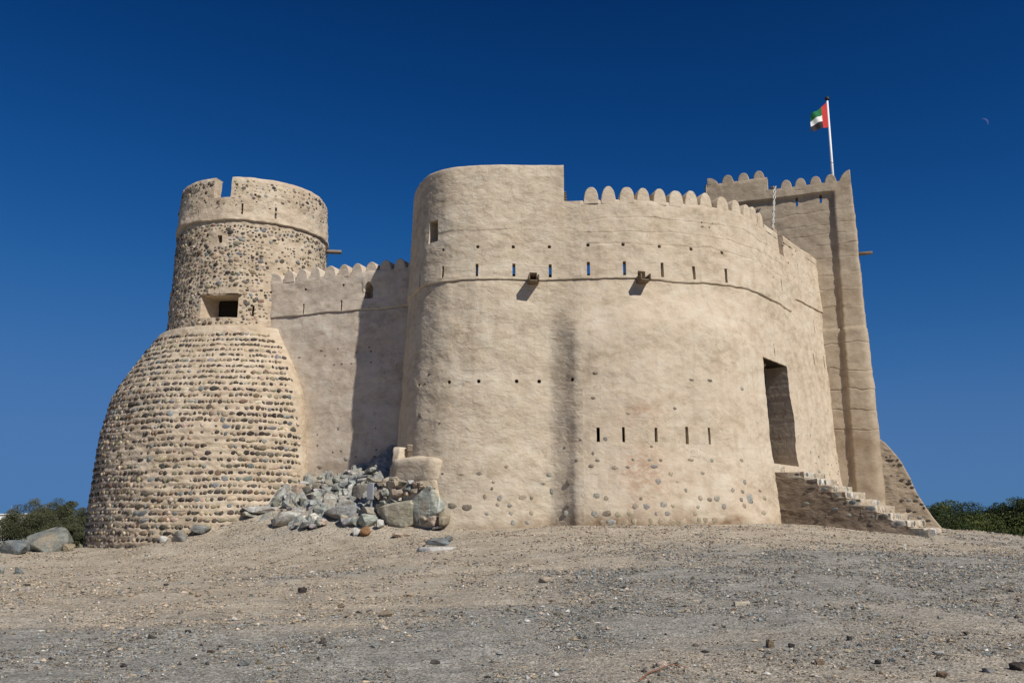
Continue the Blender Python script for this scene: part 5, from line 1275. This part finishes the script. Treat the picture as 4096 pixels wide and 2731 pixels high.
stick("twig", "pale straight twig on gravel in the right foreground", [(4.45, 9.75, 0), (4.62, 9.68, .01), (4.82, 9.62, 0)], .007, M['twig_pale'])
bm = bmesh.new(); rough_box_bm(bm, (3.4, 13.64, gz(3.4, 13.64) + .03), (Vector((1, .1, 0)), Vector((-.1, 1, 0)), up), (.11, .04, .028), 2, .01, 4)
tag(bm_part("wood_piece", bm, M['twig_pale'], None, True), "pale chunk of wood lying on the grey gravel, right of centre", "wood")

# ------------------------------------------------------------------ trees, palms, distant houses
def leaf_cloud(name, clumps, leaf, mat, parent, seed, flat=.35):
    rs_ = np.random.RandomState(seed)
    P = []; tone = []
    for cx, cy, cz, rx, ry, rz, n in clumps:
        d = rs_.normal(size=(n, 3)); d /= np.linalg.norm(d, axis=1)[:, None]
        r = rs_.rand(n) ** .3
        P.append(np.array([cx, cy, cz]) + d * r[:, None] * np.array([rx, ry, rz])); tone.append(np.clip(.45 + rs_.normal(0, .26) + rs_.normal(0, .2, n), 0, 1))
    P = np.vstack(P); tone = np.concatenate(tone); n = len(P)
    a = rs_.normal(size=(n, 3)); a /= np.linalg.norm(a, axis=1)[:, None]
    b = np.cross(a, rs_.normal(size=(n, 3))); b /= np.linalg.norm(b, axis=1)[:, None]
    L = leaf * (.6 + .9 * rs_.rand(n))[:, None]
    V = np.stack([P - a * L, P + b * L * flat, P + a * L, P - b * L * flat], 1).reshape(-1, 3)
    mesh_part(name, V, [np.arange(4 * n).reshape(-1, 4)], mat, parent, False, {"tone": np.repeat(tone, 4)})

def tree(name, label, x, y, zb, h, w, seed, mat, leaf, nclump, nleaf, low=.15, group=None, trunkr=.12, lobes=0):
    if name == 'broad_tree': nclump, nleaf = nclump // 3, nleaf * 3
    r = root(name, label, "tree", (x, y, zb), group)
    rs_ = random.Random(seed)
    bm = bmesh.new(); cl = []
    fork = h * .25
    tube_bm(bm, [(x, y, zb - .2), (x + .05, y, zb + fork * .6), (x, y, zb + fork)], [trunkr, trunkr * .85, trunkr * .7], 8)
    for i in range(nclump):
        a = rs_.uniform(0, 6.283); rr = rs_.random() ** .42 * w * .5
        top = h * (1 - .45 * (rr / (w * .5)) ** 2)
        zc = zb + low * h + (top * .9 - low * h) * rs_.random() ** .6
        cx, cy = x + math.cos(a) * rr, y + math.sin(a) * rr
        s = rs_.uniform(.09, .17) * w * (1.35 if name == 'broad_tree' else 1)
        cl.append((cx, cy, zc, s, s, s * rs_.uniform(.55, .85), nleaf))
        if i < 14: tube_bm(bm, [(x, y, zb + fork * .9), ((x + cx) / 2, (y + cy) / 2, (zb + fork + zc) / 2 + .1), (cx, cy, zc)], [trunkr * .5, trunkr * .32, .02], 6)
    bm_part("trunk", bm, M['bark'], r, True)
    leaf_cloud("crown", cl, leaf, mat, r, seed + 500)
    return r
tree("acacia_tree", "wide olive green acacia tree behind the huge boulder, left of the tower", -52.3, 98, -2.05, 5.9, 5.6, 1, M['leaf_acacia'], .07, 110, 420)
tree("acacia_tree", "rounded acacia tree nearest the round tower's left edge", -52.4, 106, -2.05, 6.7, 5.0, 2, M['leaf_acacia'], .07, 90, 420, .25)
tree("acacia_tree", "low acacia cut by the left edge of the view", -56.8, 96, -2.05, 3.4, 4.2, 3, M['leaf_acacia'], .07, 80, 380)
tree("acacia_tree", "small acacia in the gap between the two larger left trees", -49.0, 101, -2.05, 3.1, 3.0, 4, M['leaf_acacia'], .07, 70, 380)
tree("bush", "dark bush on the ground under the wide acacia, far left", -52.9, 92, -2.05, 1.5, 1.8, 5, M['leaf_acacia'], .1, 25, 200, .05)
tree("broad_tree", "dark green broad tree just right of the buttress", 43.6, 84, -2.05, 4.9, 7.5, 11, M['leaf_broad'], .085, 130, 520, .03)
tree("broad_tree", "tallest rounded dark green tree in the right grove", 47.4, 84, -2.05, 6.0, 6.5, 12, M['leaf_broad'], .085, 130, 520, .03)
tree("broad_tree", "yellow green bushy tree in front of the right palms", 47.8, 79, -2.05, 4.0, 6.5, 13, M['leaf_broad'], .085, 120, 520, .02)
tree("broad_tree", "dark tree at the right edge below the palms", 51.5, 82, -2.05, 3.9, 6.5, 14, M['leaf_broad'], .085, 120, 520, .02)
tree("broad_tree", "low dark tree close to the buttress foot", 40.6, 80, -2.05, 3.6, 5.0, 15, M['leaf_broad'], .085, 100, 520, .02)
tree("broad_tree", "hazy tree row end seen between buttress and tallest tree", 48.0, 100, -2.05, 5.4, 9.0, 16, M['leaf_broad'], .1, 100, 400, .1)
def palm(label, x, y, zb, h, seed):
    r = root("date_palm", label, "palm", (x, y, zb), "date palms over the right grove"); rs_ = random.Random(seed)
    bm = bmesh.new(); tube_bm(bm, [(x, y, zb - .2), (x + .1, y, zb + h * .5), (x, y, zb + h)], [.2, .17, .16], 8); bm_part("trunk", bm, M['bark'], r, True)
    V = []; F = []; tone = []
    for i in range(44):
        a = rs_.uniform(0, 6.283); el = rs_.uniform(-.3, 1.35); L = rs_.uniform(1.5, 2.1); prev = None
        dx, dy = math.cos(a), math.sin(a); tn = rs_.random()
        for k in range(9):
            u = k / 8; e2 = el - 1.1 * u * u
            px_ = x + dx * L * u * math.cos(el) ; py_ = y + dy * L * u * math.cos(el); pz_ = zb + h + L * (u * math.sin(el) - .55 * u * u)
            if k:
                for sd in (-1, 1):
                    n0 = len(V); ll = .42 * math.sin(math.pi * min(1, u * .9 + .1)) + .06
                    V += [(px_ - dx * .05, py_ - dy * .05, pz_), (px_ + dx * .06, py_ + dy * .06, pz_), (px_ + dx * .22 - dy * sd * ll, py_ + dy * .22 + dx * sd * ll, pz_ - .12)]
                    F.append((n0, n0 + 1, n0 + 2)); tone += [tn] * 3
                    V += [(px_ - dx * .17, py_ - dy * .17, pz_), (px_ - dx * .06, py_ - dy * .06, pz_), (px_ + dx * .1 - dy * sd * ll, py_ + dy * .1 + dx * sd * ll, pz_ - .1)]
                    F.append((n0 + 3, n0 + 4, n0 + 5)); tone += [tn] * 3
    mesh_part("crown", np.array(V), [np.array(F)], M['leaf_palm'], r, False, {"tone": np.array(tone)})
palm("date palm with open crown just right of the tallest right tree", 51.5, 88, -2.05, 4.0, 21)
palm("second date palm from the tallest right tree, crown low", 53.6, 90, -2.05, 3.6, 22)
palm("date palm cut by the right edge of the view", 55.4, 89, -2.05, 3.8, 23)

def house(label, x, y, w, d, h, seed, gable=False):
    r = root("house", label, "house", (x, y, -2.05))
    rough_box("walls", (x, y, -2.05 + h / 2), ((1, 0, 0), (0, 1, 0), (0, 0, 1)), (w / 2, d / 2, h / 2), M['house_white'], r, 0, 0)
    rough_box("roof", (x, y, -2.05 + h + .12), ((1, 0, 0), (0, 1, 0), (0, 0, 1)), (w / 2 + .25, d / 2 + .25, .15), M['house_white'], r, 0, 0)
    for i in range(3):
        wo = rough_box("window", (x + (i - 1) * w * .3, y - d / 2 - .03, -2.05 + h * .55), ((1, 0, 0), (0, 1, 0), (0, 0, 1)), (.5, .06, .6), M['window_dark'], r, 0, 0)
HY = 230
house("white flat-roofed house at the far left edge beyond the acacias", -131, HY, 10, 8, 4.1, 1)
house("white low house between the two left acacias, taller half", -120.3, HY, 4.2, 7, 4.2, 2)
house("white low house behind the left acacias, lower right half", -115.6, HY - 4, 4.6, 7, 3.9, 3)
lw = root("boundary_wall", "low white boundary wall at far left below the acacias", "wall", (-74, 128, -2.05))
rough_box("wall", (-74, 128, -1.75), ((1, 0, 0), (0, 1, 0), (0, 0, 1)), (5.5, .15, .45), M['house_white'], lw, 0, 0)
for i in range(3): rough_box("post", (-78 + i * 4, 127.8, -1.7), ((1, 0, 0), (0, 1, 0), (0, 0, 1)), (.2, .15, .55), M['house_white'], lw, 0, 0)
bm = bmesh.new(); tube_bm(bm, [(-131, HY + 5, -2), (-130.2, HY + 5, 4.4)], [.12, .05], 6)
tag(bm_part("radio_mast", bm, M['grey_metal'], None, True), "thin radio mast above the far left house", "mast")

# ------------------------------------------------------------------ day moon
t = bpy.data.materials.new("moonlight"); t.use_nodes = True
nd = t.node_tree.nodes; nd.clear()
o_ = nd.new("ShaderNodeOutputMaterial"); ad = nd.new("ShaderNodeAddShader"); tr = nd.new("ShaderNodeBsdfTransparent"); em = nd.new("ShaderNodeEmission")
em.inputs["Color"].default_value = (.75, .55, .62, 1); em.inputs["Strength"].default_value = .085
t.node_tree.links.new(tr.outputs[0], ad.inputs[0]); t.node_tree.links.new(em.outputs[0], ad.inputs[1]); t.node_tree.links.new(ad.outputs[0], o_.inputs[0])
mc = Vector((.5694, 1, .4664)) * 5000
bm = bmesh.new()
fwd = (Vector((0, 0, 1.6)) - mc).normalized(); rt = fwd.cross(Vector((0, 0, 1))).normalized() * -1; u2 = rt.cross(fwd).normalized() * 1
if u2.z < 0: u2 = -u2
rt = Vector((1, 0, 0)) - fwd * fwd.x; rt.normalize(); u2 = fwd.cross(rt); u2 = u2 if u2.z > 0 else -u2
lit = (rt * .72 + u2 * .69).normalized(); side = (u2 * .72 - rt * .69).normalized()
MR = 26; g = []
for i in range(13):
    th = math.pi * i / 12; row = []
    for j in range(9):
        ph_ = math.pi * (.5 - .36 + .36 * j / 8) + math.pi * .0
        ph_ = math.radians(38 + 52 * j / 8)
        row.append(bm.verts.new(mc + (side * math.cos(th) + (lit * math.sin(ph_) + fwd * math.cos(ph_)) * math.sin(th)) * MR))
    g.append(row)
for i in range(12):
    for j in range(8): bm.faces.new((g[i][j], g[i + 1][j], g[i + 1][j + 1], g[i][j + 1]))
bmesh.ops.remove_doubles(bm, verts=bm.verts[:], dist=.01)
tag(bm_part("moon", bm, t, None, True), "faint crescent day moon high in the blue sky at right", "moon")

GROUPS = {"acacia_tree": "acacias left of the round tower", "broad_tree": "dark trees of the right grove", "house": "white houses beyond the acacias",
          "stone": "loose stones on the forecourt", "boulder": "boulders at the round tower's left foot", "rock": "rocks at the foot of the fort", "twig": "twigs on the gravel", "timber_stack": "slat stacks on the roofs"}
for o in list(sc.objects):
    k = o.name.split(".")[0]
    if o.parent is None and k in GROUPS and "category" in o: o["group"] = GROUPS[k]
